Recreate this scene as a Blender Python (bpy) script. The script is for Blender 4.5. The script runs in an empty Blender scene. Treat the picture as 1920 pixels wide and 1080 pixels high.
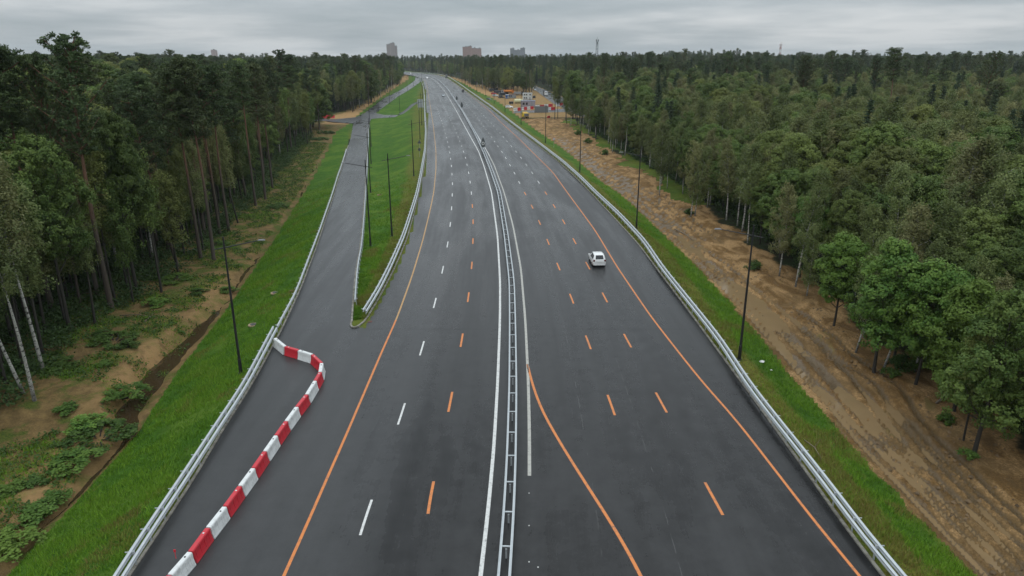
import bpy, math, random
import numpy as np
from mathutils import Vector
R = math.radians
random.seed(7)
RNG = np.random.default_rng(7)
scene = bpy.context.scene
COL = scene.collection

# ------------------------------------------------------------------ camera
H_CAM, PITCH, F_PX = 27.0, R(18.3), 1320.0
cam_d = bpy.data.cameras.new("camera")
cam = bpy.data.objects.new("camera", cam_d)
COL.objects.link(cam)
cam.location = (0, 0, H_CAM)
cam.rotation_euler = (R(90) - PITCH, 0, 0)
cam_d.sensor_width = 36.0
cam_d.lens = F_PX / 1920 * 36.0
cam_d.clip_start = 0.5
cam_d.clip_end = 20000
scene.camera = cam

# ------------------------------------------------------------------ world: overcast sky
SUN_EL, SUN_AZ = R(50), R(200)
world = bpy.data.worlds.new("World")
scene.world = world
world.use_nodes = True
wt = world.node_tree
wt.nodes.clear()
def wn(t, **kw):
    n = wt.nodes.new(t)
    for k, v in kw.items():
        setattr(n, k, v)
    return n
w_out = wn('ShaderNodeOutputWorld')
w_bg = wn('ShaderNodeBackground')
w_bg.inputs['Strength'].default_value = 0.1
w_sky = wn('ShaderNodeTexSky')
w_sky.sky_type = 'NISHITA'
w_sky.sun_disc = False
w_sky.sun_elevation = SUN_EL
w_sky.sun_rotation = SUN_AZ
w_geo = wn('ShaderNodeTexCoord')
w_sep = wn('ShaderNodeSeparateXYZ')
wt.links.new(w_geo.outputs['Generated'], w_sep.inputs[0])
def wmath(op, a, b=None, clamp=False):
    n = wn('ShaderNodeMath', operation=op, use_clamp=clamp)
    for i, v in enumerate((a, b)):
        if v is None: continue
        if isinstance(v, (int, float)): n.inputs[i].default_value = v
        else: wt.links.new(v, n.inputs[i])
    return n.outputs[0]
zz = wmath('MAXIMUM', w_sep.outputs['Z'], 0.0)
den = wmath('ADD', zz, 0.085)
cx = wmath('DIVIDE', w_sep.outputs['X'], den)
cy = wmath('DIVIDE', w_sep.outputs['Y'], den)
w_cmb = wn('ShaderNodeCombineXYZ')
wt.links.new(cx, w_cmb.inputs[0]); wt.links.new(cy, w_cmb.inputs[1])
def wnoise(scale, detail, off, rough=0.55):
    m = wn('ShaderNodeMapping')
    m.inputs['Location'].default_value = (off, off * 0.7, 0)
    m.inputs['Scale'].default_value = (scale, scale * 1.0, 1)
    wt.links.new(w_cmb.outputs[0], m.inputs[0])
    n = wn('ShaderNodeTexNoise')
    n.inputs['Scale'].default_value = 1.0
    n.inputs['Detail'].default_value = detail
    n.inputs['Roughness'].default_value = rough
    wt.links.new(m.outputs[0], n.inputs['Vector'])
    return n.outputs['Fac']
n1 = wnoise(0.24, 4, 6.4, 0.5)
n2 = wnoise(0.62, 5, 11.7, 0.55)
mix = wmath('ADD', wmath('MULTIPLY', n1, 0.58), wmath('MULTIPLY', n2, 0.42))
ramp = wn('ShaderNodeValToRGB')
ramp.color_ramp.elements[0].position = 0.36
ramp.color_ramp.elements[0].color = (0.285, 0.335, 0.365, 1)
ramp.color_ramp.elements[1].position = 0.62
ramp.color_ramp.elements[1].color = (0.60, 0.62, 0.635, 1)
e = ramp.color_ramp.elements.new(0.5); e.color = (0.40, 0.44, 0.468, 1)
wt.links.new(mix, ramp.inputs[0])
# overcast skies are about three times as bright overhead as at the horizon
grad = wmath('MULTIPLY', wmath('ADD', wmath('MULTIPLY', zz, 2.9), 1.0), 10.0)
w_mul = wn('ShaderNodeVectorMath', operation='SCALE')
wt.links.new(ramp.outputs[0], w_mul.inputs[0]); wt.links.new(grad, w_mul.inputs['Scale'])
w_mix = wn('ShaderNodeMixRGB')
w_mix.inputs[0].default_value = 0.95
wt.links.new(w_sky.outputs[0], w_mix.inputs[1])
wt.links.new(w_mul.outputs[0], w_mix.inputs[2])
wt.links.new(w_mix.outputs[0], w_bg.inputs['Color'])
wt.links.new(w_bg.outputs[0], w_out.inputs['Surface'])

sun_d = bpy.data.lights.new("sun", 'SUN')
sun_d.energy = 0.5
sun_d.angle = R(30)
sun_d.color = (1.0, 0.96, 0.9)
sun = bpy.data.objects.new("sun", sun_d)
COL.objects.link(sun)
sdir = Vector((math.sin(SUN_AZ) * math.cos(SUN_EL), math.cos(SUN_AZ) * math.cos(SUN_EL), math.sin(SUN_EL)))
sun.rotation_euler = (-sdir).to_track_quat('-Z', 'Y').to_euler()
sun.location = (0, 0, 60)

scene.view_settings.view_transform = 'Standard'
scene.view_settings.look = 'None'
scene.view_settings.exposure = 0.0
scene.view_settings.gamma = 1.0
scene.view_settings.use_curve_mapping = False
scene.render.engine = 'CYCLES'
scene.cycles.max_bounces = 5
scene.cycles.diffuse_bounces = 3
scene.cycles.glossy_bounces = 2
scene.cycles.transmission_bounces = 2
scene.cycles.volume_bounces = 0
scene.cycles.caustics_reflective = False
scene.cycles.caustics_refractive = False

# ------------------------------------------------------------------ helpers
CP, SP = math.cos(PITCH), math.sin(PITCH)
def zs(Y):
    """height of the service road along its length"""
    return np.interp(Y, [0, 92, 120, 190, 215, 560, 640, 820, 900], [0, 0, -0.45, -2.75, -3, -3, -2.7, -0.5, -0.3])
def zl(Y):
    """height of the land left of the embankment"""
    return np.interp(Y, [0, 200, 290, 4000], [-4, -4, -3.15, -3.15])
ZR = -1.9
def P(px, py, z=0.0):
    """point of the land seen at a spot of the picture, at height z (number or function of Y)"""
    u, v = (px - 960) / F_PX, (540 - py) / F_PX
    dy, dz = CP + v * SP, -SP + v * CP
    zz_ = z(100.0) if callable(z) else z
    for _ in range(12):
        t = (zz_ - H_CAM) / dz
        if not callable(z): break
        zz_ = 0.5 * zz_ + 0.5 * float(z(t * dy))
    return np.array([t * u, t * dy, zz_])
def project(X, Y, Z):
    d = Y * CP - (Z - H_CAM) * SP
    v = Y * SP + (Z - H_CAM) * CP
    d = np.where(d < 0.5, 0.5, d)
    return 960 + F_PX * X / d, 540 - F_PX * v / d, d
class Curve:
    """a line on the land as X of Y"""
    TY = np.linspace(math.log(1), math.log(4200), 2400)
    YT = np.exp(TY) - 60.0
    def __init__(s, pts, z=0.0, smooth=14):
        w = np.array([P(a, b, z) for a, b in pts])
        w = w[np.argsort(w[:, 1])]
        s.y0, s.y1 = w[0, 1], w[-1, 1]
        Y, X = w[:, 1], w[:, 0]
        sa = (X[1] - X[0]) / (Y[1] - Y[0]); sb = (X[-1] - X[-2]) / max(Y[-1] - Y[-2], 1e-3)
        sb = max(-1.2, min(1.2, sb))
        Y = np.concatenate([[Y[0] - 400], Y, [Y[-1] + 4000]])
        X = np.concatenate([[X[0] - 400 * sa], X, [X[-1] + 4000 * sb]])
        T = np.interp(s.YT, Y, X)
        if smooth:
            k = np.hanning(smooth * 2 + 3); k /= k.sum()
            pad = np.concatenate([np.full(smooth + 1, T[0]), T, np.full(smooth + 1, T[-1])])
            T2 = np.convolve(pad, k, 'valid')
            T = T2
        s.T = T
    def __call__(s, Y):
        return np.interp(Y, s.YT, s.T)
    def heading(s, Y):
        return math.atan2(float(s(Y + 1) - s(Y - 1)), 2.0)

def _hash(ix, iy, seed):
    h = (ix.astype(np.int64) * 374761393 + iy.astype(np.int64) * 668265263 + seed * 1442695041) & 0x7fffffff
    h = ((h ^ (h >> 13)) * 1274126177) & 0x7fffffff
    return ((h ^ (h >> 16)) & 0xffff) / 65535.0
def vnoise(x, y, seed=0):
    x, y = np.asarray(x, float), np.asarray(y, float)
    ix, iy = np.floor(x), np.floor(y)
    fx, fy = x - ix, y - iy
    fx, fy = fx * fx * (3 - 2 * fx), fy * fy * (3 - 2 * fy)
    a, b = _hash(ix, iy, seed), _hash(ix + 1, iy, seed)
    c, d = _hash(ix, iy + 1, seed), _hash(ix + 1, iy + 1, seed)
    return (a * (1 - fx) + b * fx) * (1 - fy) + (c * (1 - fx) + d * fx) * fy
def fbm(x, y, seed=0, n=4):
    r, a, t = 0, 1, 0
    for i in range(n):
        r = r + a * vnoise(x * 2 ** i, y * 2 ** i, seed + i); t += a; a *= 0.5
    return r / t
def sst(a, b, x):
    t = np.clip((x - a) / (b - a), 0, 1)
    return t * t * (3 - 2 * t)

def mesh(name, V, F, mats=None, smooth=False, fm=None):
    """V: Nx3, F: list of index tuples or an int array Nx3 / Nx4"""
    me = bpy.data.meshes.new(name)
    V = np.asarray(V, dtype=np.float32)
    if isinstance(F, np.ndarray):
        n = F.shape[1]
        me.vertices.add(len(V)); me.vertices.foreach_set('co', V.ravel())
        me.loops.add(F.size); me.loops.foreach_set('vertex_index', F.ravel().astype(np.int32))
        me.polygons.add(len(F))
        me.polygons.foreach_set('loop_start', np.arange(0, F.size, n, dtype=np.int32))
        me.update(calc_edges=True)
    else:
        me.from_pydata([tuple(map(float, v)) for v in V], [], [tuple(map(int, f)) for f in F])
    if smooth:
        me.polygons.foreach_set('use_smooth', np.ones(len(me.polygons), dtype=bool))
    if mats:
        for m in (mats if isinstance(mats, (list, tuple)) else [mats]):
            me.materials.append(m)
    if fm is not None:
        me.polygons.foreach_set('material_index', np.asarray(fm, dtype=np.int32))
    me.update()
    return me
def link(name, me, parent=None, loc=None, rot=None, scale=None):
    o = bpy.data.objects.new(name, me)
    COL.objects.link(o)
    if parent is not None: o.parent = parent
    if loc is not None: o.location = loc
    if rot is not None: o.rotation_euler = rot
    if scale is not None: o.scale = scale
    return o
def thing(name, label, cat, loc=(0, 0, 0), rotz=0.0, group=None):
    o = bpy.data.objects.new(name, None)
    o.empty_display_size = 0.5
    COL.objects.link(o)
    o.location = loc; o.rotation_euler = (0, 0, rotz)
    return tag(o, label, cat, group)
def tag(o, label, cat, group=None):
    o['label'] = label; o['category'] = cat
    if group: o['group'] = group
    return o
def kind(o, k, label=None, cat=None):
    o['kind'] = k
    if label: o['label'] = label
    if cat: o['category'] = cat
    return o
class MB:
    """collects boxes, tubes and lofts; build() makes ONE mesh object"""
    def __init__(s): s.V, s.F = [], []
    def add(s, V, F):
        n = len(s.V); s.V += [tuple(v) for v in V]; s.F += [tuple(i + n for i in f) for f in F]
        return s
    def box(s, c, d, rz=0, taper=1.0, bev=0.0):
        x, y, z = d[0] / 2, d[1] / 2, d[2] / 2
        if bev > 0:
            b = min(bev, x * .45, y * .45, z * .45)
            rings = [(-z, -b), (-z + b, 0), (z - b, 0), (z, -b)]
            V = []
            for zz_, o in rings:
                k = taper if zz_ > 0 else 1
                xx, yy = (x + o) * k, (y + o) * k
                bb = b
                for sx, sy in ((1, 1), (-1, 1), (-1, -1), (1, -1)):
                    if sx * sy > 0: q = [(sx * xx, sy * (yy - bb)), (sx * (xx - bb), sy * yy)]
                    else: q = [(sx * (xx - bb), sy * yy), (sx * xx, sy * (yy - bb))]
                    V += [(a, b_, zz_) for a, b_ in q]
            F = []
            for r in range(3):
                for i in range(8):
                    j = (i + 1) % 8
                    F.append((r * 8 + i, r * 8 + j, r * 8 + 8 + j, r * 8 + 8 + i))
            F.append(tuple(range(7, -1, -1))); F.append(tuple(range(24, 32)))
        else:
            V = [(sx * x * (taper if sz > 0 else 1), sy * y * (taper if sz > 0 else 1), sz * z) for sz in (-1, 1) for sx, sy in ((-1, -1), (1, -1), (1, 1), (-1, 1))]
            F = [(3, 2, 1, 0), (4, 5, 6, 7), (0, 1, 5, 4), (1, 2, 6, 5), (2, 3, 7, 6), (3, 0, 4, 7)]
        ca, sa = math.cos(rz), math.sin(rz)
        return s.add([(c[0] + a * ca - b_ * sa, c[1] + a * sa + b_ * ca, c[2] + h) for a, b_, h in V], F)
    def tube(s, pts, radii, n=8, cap=True):
        pts = [Vector(p) for p in pts]
        if not hasattr(radii, '__len__'): radii = [radii] * len(pts)
        V, F = [], []
        for i, p in enumerate(pts):
            d = (pts[min(i + 1, len(pts) - 1)] - pts[max(i - 1, 0)]).normalized()
            a = Vector((1, 0, 0)) if abs(d.x) < 0.8 else Vector((0, 1, 0))
            u = d.cross(a).normalized(); w = d.cross(u).normalized()
            for k in range(n):
                t = 2 * math.pi * k / n
                V.append(p + (u * math.cos(t) + w * math.sin(t)) * radii[i])
        for i in range(len(pts) - 1):
            for k in range(n):
                j = (k + 1) % n
                F.append((i * n + k, i * n + j, (i + 1) * n + j, (i + 1) * n + k))
        if cap:
            F.append(tuple(range(n - 1, -1, -1))); F.append(tuple((len(pts) - 1) * n + k for k in range(n)))
        return s.add(V, F)
    def loft(s, secs, closed=True, caps=True):
        n = len(secs[0]); V = [p for q in secs for p in q]; F = []
        for i in range(len(secs) - 1):
            for k in range(n if closed else n - 1):
                j = (k + 1) % n
                F.append((i * n + k, i * n + j, (i + 1) * n + j, (i + 1) * n + k))
        if caps:
            F.append(tuple(range(n - 1, -1, -1))); F.append(tuple((len(secs) - 1) * n + k for k in range(n)))
        return s.add(V, F)
    def disc(s, c, r, axis='y', n=20, th=0.03):
        V = []
        for o in (-th / 2, th / 2):
            for k in range(n):
                t = 2 * math.pi * k / n; a, b = r * math.cos(t), r * math.sin(t)
                V.append({'y': (c[0] + a, c[1] + o, c[2] + b), 'x': (c[0] + o, c[1] + a, c[2] + b), 'z': (c[0] + a, c[1] + b, c[2] + o)}[axis])
        F = [(k, (k + 1) % n, n + (k + 1) % n, n + k) for k in range(n)] + [tuple(range(n - 1, -1, -1)), tuple(range(n, 2 * n))]
        return s.add(V, F)
    def build(s, name, mat, parent=None, smooth=False, loc=None, rot=None):
        return link(name, mesh(name, s.V, s.F, mat, smooth), parent, loc, rot)

# ------------------------------------------------------------------ materials
MATS = {}
class NT:
    """small wrapper to write node trees"""
    def __init__(s, name):
        s.m = bpy.data.materials.new(name); s.m.use_nodes = True
        s.t = s.m.node_tree
        s.b = s.t.nodes['Principled BSDF']
    def n(s, t, **kw):
        q = s.t.nodes.new(t)
        for k, v in kw.items(): setattr(q, k, v)
        return q
    def put(s, sock, v):
        if hasattr(v, 'node'): s.t.links.new(v, sock)
        elif isinstance(v, (tuple, list)) and len(v) == 3 and sock.type == 'RGBA': sock.default_value = (*v, 1)
        else: sock.default_value = v
    def math(s, op, a, b=0.0, c=None, clamp=False):
        q = s.n('ShaderNodeMath', operation=op, use_clamp=clamp)
        s.put(q.inputs[0], a); s.put(q.inputs[1], b)
        if c is not None: s.put(q.inputs[2], c)
        return q.outputs[0]
    def mix(s, f, a, b, blend='MIX'):
        q = s.n('ShaderNodeMixRGB', blend_type=blend)
        s.put(q.inputs[0], f); s.put(q.inputs[1], a); s.put(q.inputs[2], b)
        return q.outputs[0]
    def ss(s, x, a, b):
        q = s.n('ShaderNodeMapRange', interpolation_type='SMOOTHSTEP')
        s.put(q.inputs[0], x); q.inputs[1].default_value = a; q.inputs[2].default_value = b
        return q.outputs[0]
    def attr(s, name):
        return s.n('ShaderNodeAttribute', attribute_name=name)
    def coords(s, kind_='Object', scale=(1, 1, 1), uv=None):
        if uv:
            q = s.n('ShaderNodeUVMap', uv_map=uv); o = q.outputs[0]
        else:
            q = s.n('ShaderNodeTexCoord'); o = q.outputs[kind_]
        m = s.n('ShaderNodeMapping'); m.inputs['Scale'].default_value = scale
        s.t.links.new(o, m.inputs[0])
        return m.outputs[0]
    def noise(s, vec, scale, detail=4, rough=0.55, dist=0.0):
        q = s.n('ShaderNodeTexNoise')
        s.t.links.new(vec, q.inputs['Vector'])
        q.inputs['Scale'].default_value = scale; q.inputs['Detail'].default_value = detail
        q.inputs['Roughness'].default_value = rough; q.inputs['Distortion'].default_value = dist
        return q.outputs['Fac']
    def bump(s, h, strength=0.3, dist=0.05):
        q = s.n('ShaderNodeBump'); q.inputs['Strength'].default_value = strength; q.inputs['Distance'].default_value = dist
        s.put(q.inputs['Height'], h)
        s.t.links.new(q.outputs[0], s.b.inputs['Normal'])
    def set(s, **kw):
        for k, v in kw.items():
            s.put(s.b.inputs[k.replace('_', ' ')], v)
        return s.m
def plain(name, col, rough=0.5, metal=0.0, var=0.12, spec=0.5):
    """paint, metal or plastic with slight wear"""
    if name in MATS: return MATS[name]
    q = NT(name)
    c = q.coords('Object')
    n = q.noise(c, 3.0, 5)
    k = q.math('MULTIPLY_ADD', n, 2 * var, 1 - var)
    v = q.n('ShaderNodeVectorMath', operation='SCALE')
    v.inputs[0].default_value = col; q.put(v.inputs['Scale'], k)
    q.set(Base_Color=v.outputs[0], Roughness=q.math('MULTIPLY_ADD', n, 0.2, rough - 0.1), Metallic=metal)
    q.b.inputs['Specular IOR Level'].default_value = spec
    MATS[name] = q.m
    return q.m
# ------------------------------------------------------------------ lines on the land (traced once, laid on the land)
XL = Curve([(247,1078),(307,988),(367,897),(420,806),(473,723),(530,618),(566,540),(590,477),(610,417),(628,363),(639,324),(651,280),(657,262),(662.5,232),(676,218),(691,206),(722.5,182.5),(747.5,171),(766,160),(778,151),(779,144),(770,141),(759,139)], zs)
GL = Curve([(225,1080),(282,990),(340,905),(408,800),(461,720),(517,613),(553,547),(580,477),(603,417),(622,363),(634,324),(649,279)], lambda Y: zs(Y) + 0.85)
GOL = Curve([(655,640),(658,600),(660,565),(665,510),(673,470),(678,420),(683,360),(685.5,324),(688.4,271),(690,240),(693,228),(700,217),(708,209),(720.5,200),(747.5,180),(772.5,165),(788,154),(788,147),(778,142.5),(760,139.5)], zs)
XGR = Curve([(656,650),(675,617),(690,598),(716,553),(742,503),(765,447),(781,387),(787,360),(795,322),(801,280),(802,246),(800,211),(798,180),(796,162),(790,147.5),(778,142.5),(760,139.5)], 0)
GGR = Curve([(685,583),(710,543),(733,497),(758,440),(775,387),(783,360),(790.6,322),(797.5,280),(799,246),(797,211.5),(796,180),(794,162),(788,147),(777,141.5),(760,138.5)], 0.8)
MED = Curve([(945,1080),(954,960),(959,850),(961.7,720),(961,600),(959.5,527),(949,440),(936,360),(921,317),(907,283),(893,253),(880,230),(867,207),(853,187),(840,167),(823,150),(807,142),(787,137.5),(765,135.5)], 0.75)
WL = Curve([(901,1080),(915,960),(926,840),(933,720),(937.5,600),(937.7,527),(933,443),(921.7,360),(907,310),(897,283),(873,240),(853,203),(836,174),(820,154),(806,145),(790,140),(765,137)], 0)
WR = Curve([(992.7,892),(992.5,803),(990.7,720),(985,600),(976.7,503),(962,423),(945,360),(926.7,310),(913,283),(893,250),(872,216),(855,188),(838,164),(822,149.5),(806,142),(786,138)], 0)
OC = Curve([(989,683),(991.5,694),(996,712),(1004,738),(1016.5,770),(1034.5,803),(1060,846),(1098,906),(1138,968),(1172,1024),(1201,1078),(1226,1130)], 0, 9)
OR_ = Curve([(1610,1078),(1526.7,976.7),(1446.7,873),(1380,786.7),(1320,720),(1280,670),(1220,593),(1156.7,500),(1116.7,433),(1063,360),(1036.7,323),(1003,290),(973,260),(940,230),(916.7,206.7),(893,188),(870,170),(853,157.5),(838,147),(822,141.5),(795,138)], 0)
YL = Curve([(533,1078),(583,966.7),(613,896.7),(640,836.7),(690,720),(720,650),(743,600),(773,516.7),(793,450),(806.7,393),(813.5,360),(817.5,316.7),(817.5,283),(813,240),(808,206.7),(803,176.7),(800,158),(796,147.5),(785,143),(765,140)], 0)
XR = Curve([(1650,1078),(1590,1000),(1500,872),(1403,738),(1340,652),(1280,570),(1236,512),(1196,458),(1150,408),(1106,361),(1080,334),(1047,304),(1013,277),(981,253),(949,228),(916,201),(884,178.5),(862,162),(848,152.5),(836,144.5),(818,139.5),(795,137.3),(762,135.4)], 0)
GR = Curve([(1685,1078),(1616.7,996.7),(1560,920),(1500,843),(1446.7,776.7),(1403,720),(1346.7,633),(1280,550),(1240,500),(1206.7,450),(1160,400),(1116.7,360),(1090,333),(1056.7,303),(1023,277),(990,252),(957,227),(923,200),(890,177),(867,160.5),(853,151),(840,142.8),(820,138.2),(795,136.3),(762,134.6)], 0.85)
XV = Curve([(1827,1078),(1746.7,996.7),(1676.7,916.7),(1613,853),(1576.7,813),(1526.7,750),(1480,706.7),(1460,673),(1380,576.7),(1313,506.7),(1280,473),(1220,416),(1160,360),(1123,336.7),(1083,300),(1040,267),(1000,240),(973,220),(950,202),(923,184),(893,170),(870,157),(850,148.5),(838,143.5),(815,138.5),(795,136.5)], ZR)
XFR = Curve([(2100,1075),(1960,950),(1840,840),(1740,730),(1640,668),(1560,600),(1480,535),(1400,470),(1320,408),(1240,350),(1180,312),(1130,277),(1085,247),(1058,226),(1040,214),(960,178),(903,168),(884,160),(866,150.5),(848,145),(830,140.5),(795,136.8)], ZR, 8)
XD = Curve([(20,1073),(110,980),(187,893),(247,827),(320,720),(338,690),(417,593),(467,520),(517,447),(533,420),(567,367),(580,347),(617,277),(630,247),(650,236),(668,220),(682.5,206),(707.5,188),(731,171),(745,162.5),(760,153),(768,146),(762,141.5)], zl, 8)
XFL = Curve([(-330,1075),(-190,940),(-60,840),(70,748),(130,668),(180,608),(240,575),(300,540),(380,478),(450,412),(510,350),(556,290),(590,258),(608,240),(630,222),(650,214),(672,207),(700,192),(722,179),(742,163.5),(755,151),(758,143),(750,140)], zl, 6)
XS2L = Curve([(1120,238),(1085,217),(1062,206),(1039,195),(1018,180),(999,165.5),(990,160)], ZR, 3)
XS2R = Curve([(1160,222),(1115,205),(1070,189),(1038,175),(1004,161.5),(992,157.5)], ZR, 3)
YTIP = float(P(670, 617)[1])

# ------------------------------------------------------------------ ground
def ground(X, Y):
    """height and cover of the land: z, grass, dry, sand, mud"""
    X, Y = np.asarray(X, float), np.asarray(Y, float)
    gore = Y > YTIP
    xl, xr = XL(Y), XR(Y)
    ZL, ZS = zl(Y), zs(Y)
    n_lo = fbm(X * 0.03, Y * 0.03, 5) - 0.5
    n_hi = fbm(X * 0.45, Y * 0.45, 9) - 0.5
    n_mid = fbm(X * 0.13, Y * 0.13, 15) - 0.5
    far = sst(250, 1500, Y)
    # left of the road: embankment, ditch, bank, forest floor
    xd, xfl = XD(Y), XFL(Y)
    w = np.maximum(xl - 1.1 - xd, 0.6)
    t = np.clip((xl - 1.1 - X) / w, 0, 1)
    slope = (ZS - 0.06) + (ZL - ZS + 0.06) * (0.85 * t + 0.15 * t * t * (3 - 2 * t))
    q = xd - X
    pool = sst(52, 58, Y) * (1 - sst(74, 86, Y))
    wig = fbm(Y * .11, Y * 0 + 3, 83, 3) - .5
    dw = (0.75 + 1.6 * pool) * (1 + (1.1 - .6 * pool) * wig)
    q = q + 1.6 * (fbm(X * .35, Y * .22, 84, 3) - .5)
    ditch = (-0.38 - 0.40 * pool - 0.5 * wig) * np.exp(-((q - dw) / (dw * 0.62)) ** 2) * (1 - sst(230, 300, Y))
    bank = ZL + ditch + (0.30 + 0.8 * pool) * sst(dw * 1.2, dw * 1.2 + 2.0, q) * (1 - sst(250, 300, Y)) + n_mid * 0.9 * sst(3, 8, q) * (1 - far * .6) + n_hi * 0.35 * sst(0.5, 3, q) * (1 - far)
    bank = bank + n_lo * 1.5 * sst(10, 40, q)
    zleft = np.where(X > xd, slope + n_hi * 0.12 * np.minimum(t * 3, 1) * (1 - far), bank)
    # right: verge, churned dirt, forest floor
    xv, xfr = XV(Y), XFR(Y)
    wv = np.maximum(xv - xr - 1.0, 0.6)
    tv = np.clip((X - xr - 1.0) / wv, 0, 1)
    verge = -0.06 + (ZR + 0.06) * sst(0, 1, tv) * 1.0
    p = X - xv
    lat = p / np.maximum(xfr - xv, 3) * 18
    rut = np.ones_like(X); berm = np.zeros_like(X)
    wd = np.maximum(xfr - xv, 3)
    for i_, (f0, amp, fr_) in enumerate([(0.10, .05, .05), (.17, .06, .035), (.27, .09, .03), (.40, .12, .028), (.52, .12, .04), (.68, .14, .05), (.22, .16, .06)]):
        cen = wd * (f0 + amp * (fbm(Y * fr_, Y * 0 + i_ * 7.3, 50 + i_, 3) - .5) * 2.4)
        on = sst(.40, .52, fbm(Y * .03 + i_ * 13, Y * 0, 60 + i_, 2)) if i_ > 1 else 1.0
        for o_ in (-.95, .95):
            e_ = (p - cen - o_) / .30
            rut = np.minimum(rut, 1 - on * np.exp(-e_ * e_)); berm = np.maximum(berm, on * np.exp(-((np.abs(e_) - 2.0) / .8) ** 2))
    rut = rut + 0.35 * berm * (rut > .8)
    rutw = sst(0.1, 0.8, p) * (1 - sst(0.75, 0.95, p / np.maximum(xfr - xv, 1))) * (1 - sst(200, 330, Y))
    dirt = ZR + 0.12 * n_mid * 4 * sst(0, 4, p) * (1 - far) + n_hi * 0.42 * sst(0.3, 2, p) * (1 - far) + (rut - 1.0) * 0.30 * rutw
    dirt = dirt + 0.35 * sst(3, 12, p) + n_lo * 2.0 * sst(25, 70, p)
    zright = np.where(X < xv, verge + n_hi * 0.14 * np.minimum(tv * 3, 1) * (1 - far), dirt)
    # yard and second highway stay level
    xs2 = XS2L(Y)
    level = sst(330, 370, Y) * (1 - sst(700, 800, Y)) * sst(-60, -20, -np.abs(X - (xs2 - 20)) + 60)
    zright = np.where(X > xv, zright * (1 - level) + (ZR - 0.02) * level, zright)
    # middle
    z = np.where(X < xl - 1.1, zleft, np.where(X > xr + 1.0, zright, np.minimum(ZS, 0) - 0.06))
    # between service road and highway
    gl, gr = GOL(Y), XGR(Y)
    inside = gore & (X > gl - 0.4) & (X < gr + 0.4)
    tg = np.clip((X - gl - 0.6) / np.maximum(gr - gl - 2.6, 0.8), 0, 1)
    k = sst(330, 350, Y) * (1 - sst(405, 425, Y))
    lo = np.where(k > 0, 0.45 * k, 0.12)
    prof = sst(0, 1, (tg - lo) / (1 - lo))
    zg = (ZS - 0.03) * (1 - prof) + 0.08 * prof - 0.05 + n_hi * 0.10 * (tg > 0) * (tg < 1) * (1 - far)
    z = np.where(inside, zg, z)
    z = np.where(gore & (X >= gr + 0.4) & (X <= xr + 1.0), -0.06, z)
    z = np.where(gore & (X >= xl - 1.1) & (X <= gl - 0.4), ZS - 0.06, z)
    # the land rises slowly away from the road
    dist = np.where(X < xl, xfl - X, X - np.maximum(xfr, XS2R(Y) * (Y > 380)))
    up = sst(40, 260, dist) * np.clip((Y - 500) * 0.004, 0, 1.5)
    hill = 9 * np.exp(-(((X - 335) / 120) ** 2 + ((Y - 1350) / 260) ** 2))
    z = z + up + hill
    # cover
    g = np.zeros_like(X); dry = np.zeros_like(X); sand = np.zeros_like(X); mud = np.zeros_like(X)
    lslope = (X < xl - 0.2) & (X > xd - 0.1)
    g = np.where(lslope, 1, g)
    dry = np.where(lslope, 0.9 * sst(1.3, 0.2, xl - X) * 0.8, dry)
    dry = np.where(lslope & (Y > 420), 0.5 * sst(0.2, 0.8, t), dry)
    lb = (X <= xd - 0.1)
    sd = lb & (X > xfl - 14)
    sand = np.where(sd, sst(-13, -1, X - xfl), sand)
    rv = (X > xr + 0.2) & (X < xv)
    edge = xv - X + n_hi * 2.2
    g = np.where(rv, sst(-0.5, 0.3, edge), g)
    dry = np.where(rv, np.clip(1.05 - 1.6 * np.abs(tv - 0.72) / 0.5 * 0 - sst(0.25, 0.62, tv + n_mid * 0.5), 0, 1) + 0.55 * sst(0.9, 1.0, tv), dry)
    mud = np.where((X >= xv - 0.8) & (X < xfr + 6), np.maximum(1 - sst(0.0, 6, X - xfr + n_mid * 8), 0) * (1 - np.where(rv, g, 0)), mud)
    yard = level * (X > xv) * (X < XS2R(Y) + 1)
    mud = np.maximum(mud, yard * 0.0); 
    sand = np.maximum(sand, yard * 0.9)
    st_ = (X > xv) & (X < xfr) & (Y > 560); sand = np.where(st_, 1, sand); mud = np.where(st_, 0, mud)
    mud = np.where(yard > 0.3, 0, mud)
    g = np.where(inside, 1, g)
    band = (X > xfr + 0.3 + n_mid * 10 + n_hi * 4) & (X < xfr + 5) & (Y > 140) & (Y < 345) & (X > xv)
    g = np.where(band, 1, g); dry = np.where(band, .55 + .8 * n_mid, dry); mud = np.where(band, 0, mud)
    dry = np.where(inside, np.maximum(sst(0.74, 0.9, tg + n_mid * 0.25) * 0.75, 0.5 * sst(92, 76, Y)), dry)
    return z, g, np.clip(dry, 0, 1), sand, mud, np.where(mud > 0, 1 - (1 - rut) * np.clip(rutw, 0, 1), 1.0 + lb * np.exp(-((q - 3.6 - 2.0 * n_mid) / 2.4) ** 2) * sst(36, 46, Y) * (1 - sst(80, 110, Y)) * np.clip(0.7 + 1.4 * n_mid, 0, 1) + .55 * (yard > .3) + .8 * (lb & (Y > 330) & (X > xfl - 4)) + .8 * ((X > xv) & (X < xfr) & (Y > 560)))
def gz(x, y):
    return float(ground(np.array([x]), np.array([y]))[0][0])

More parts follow.
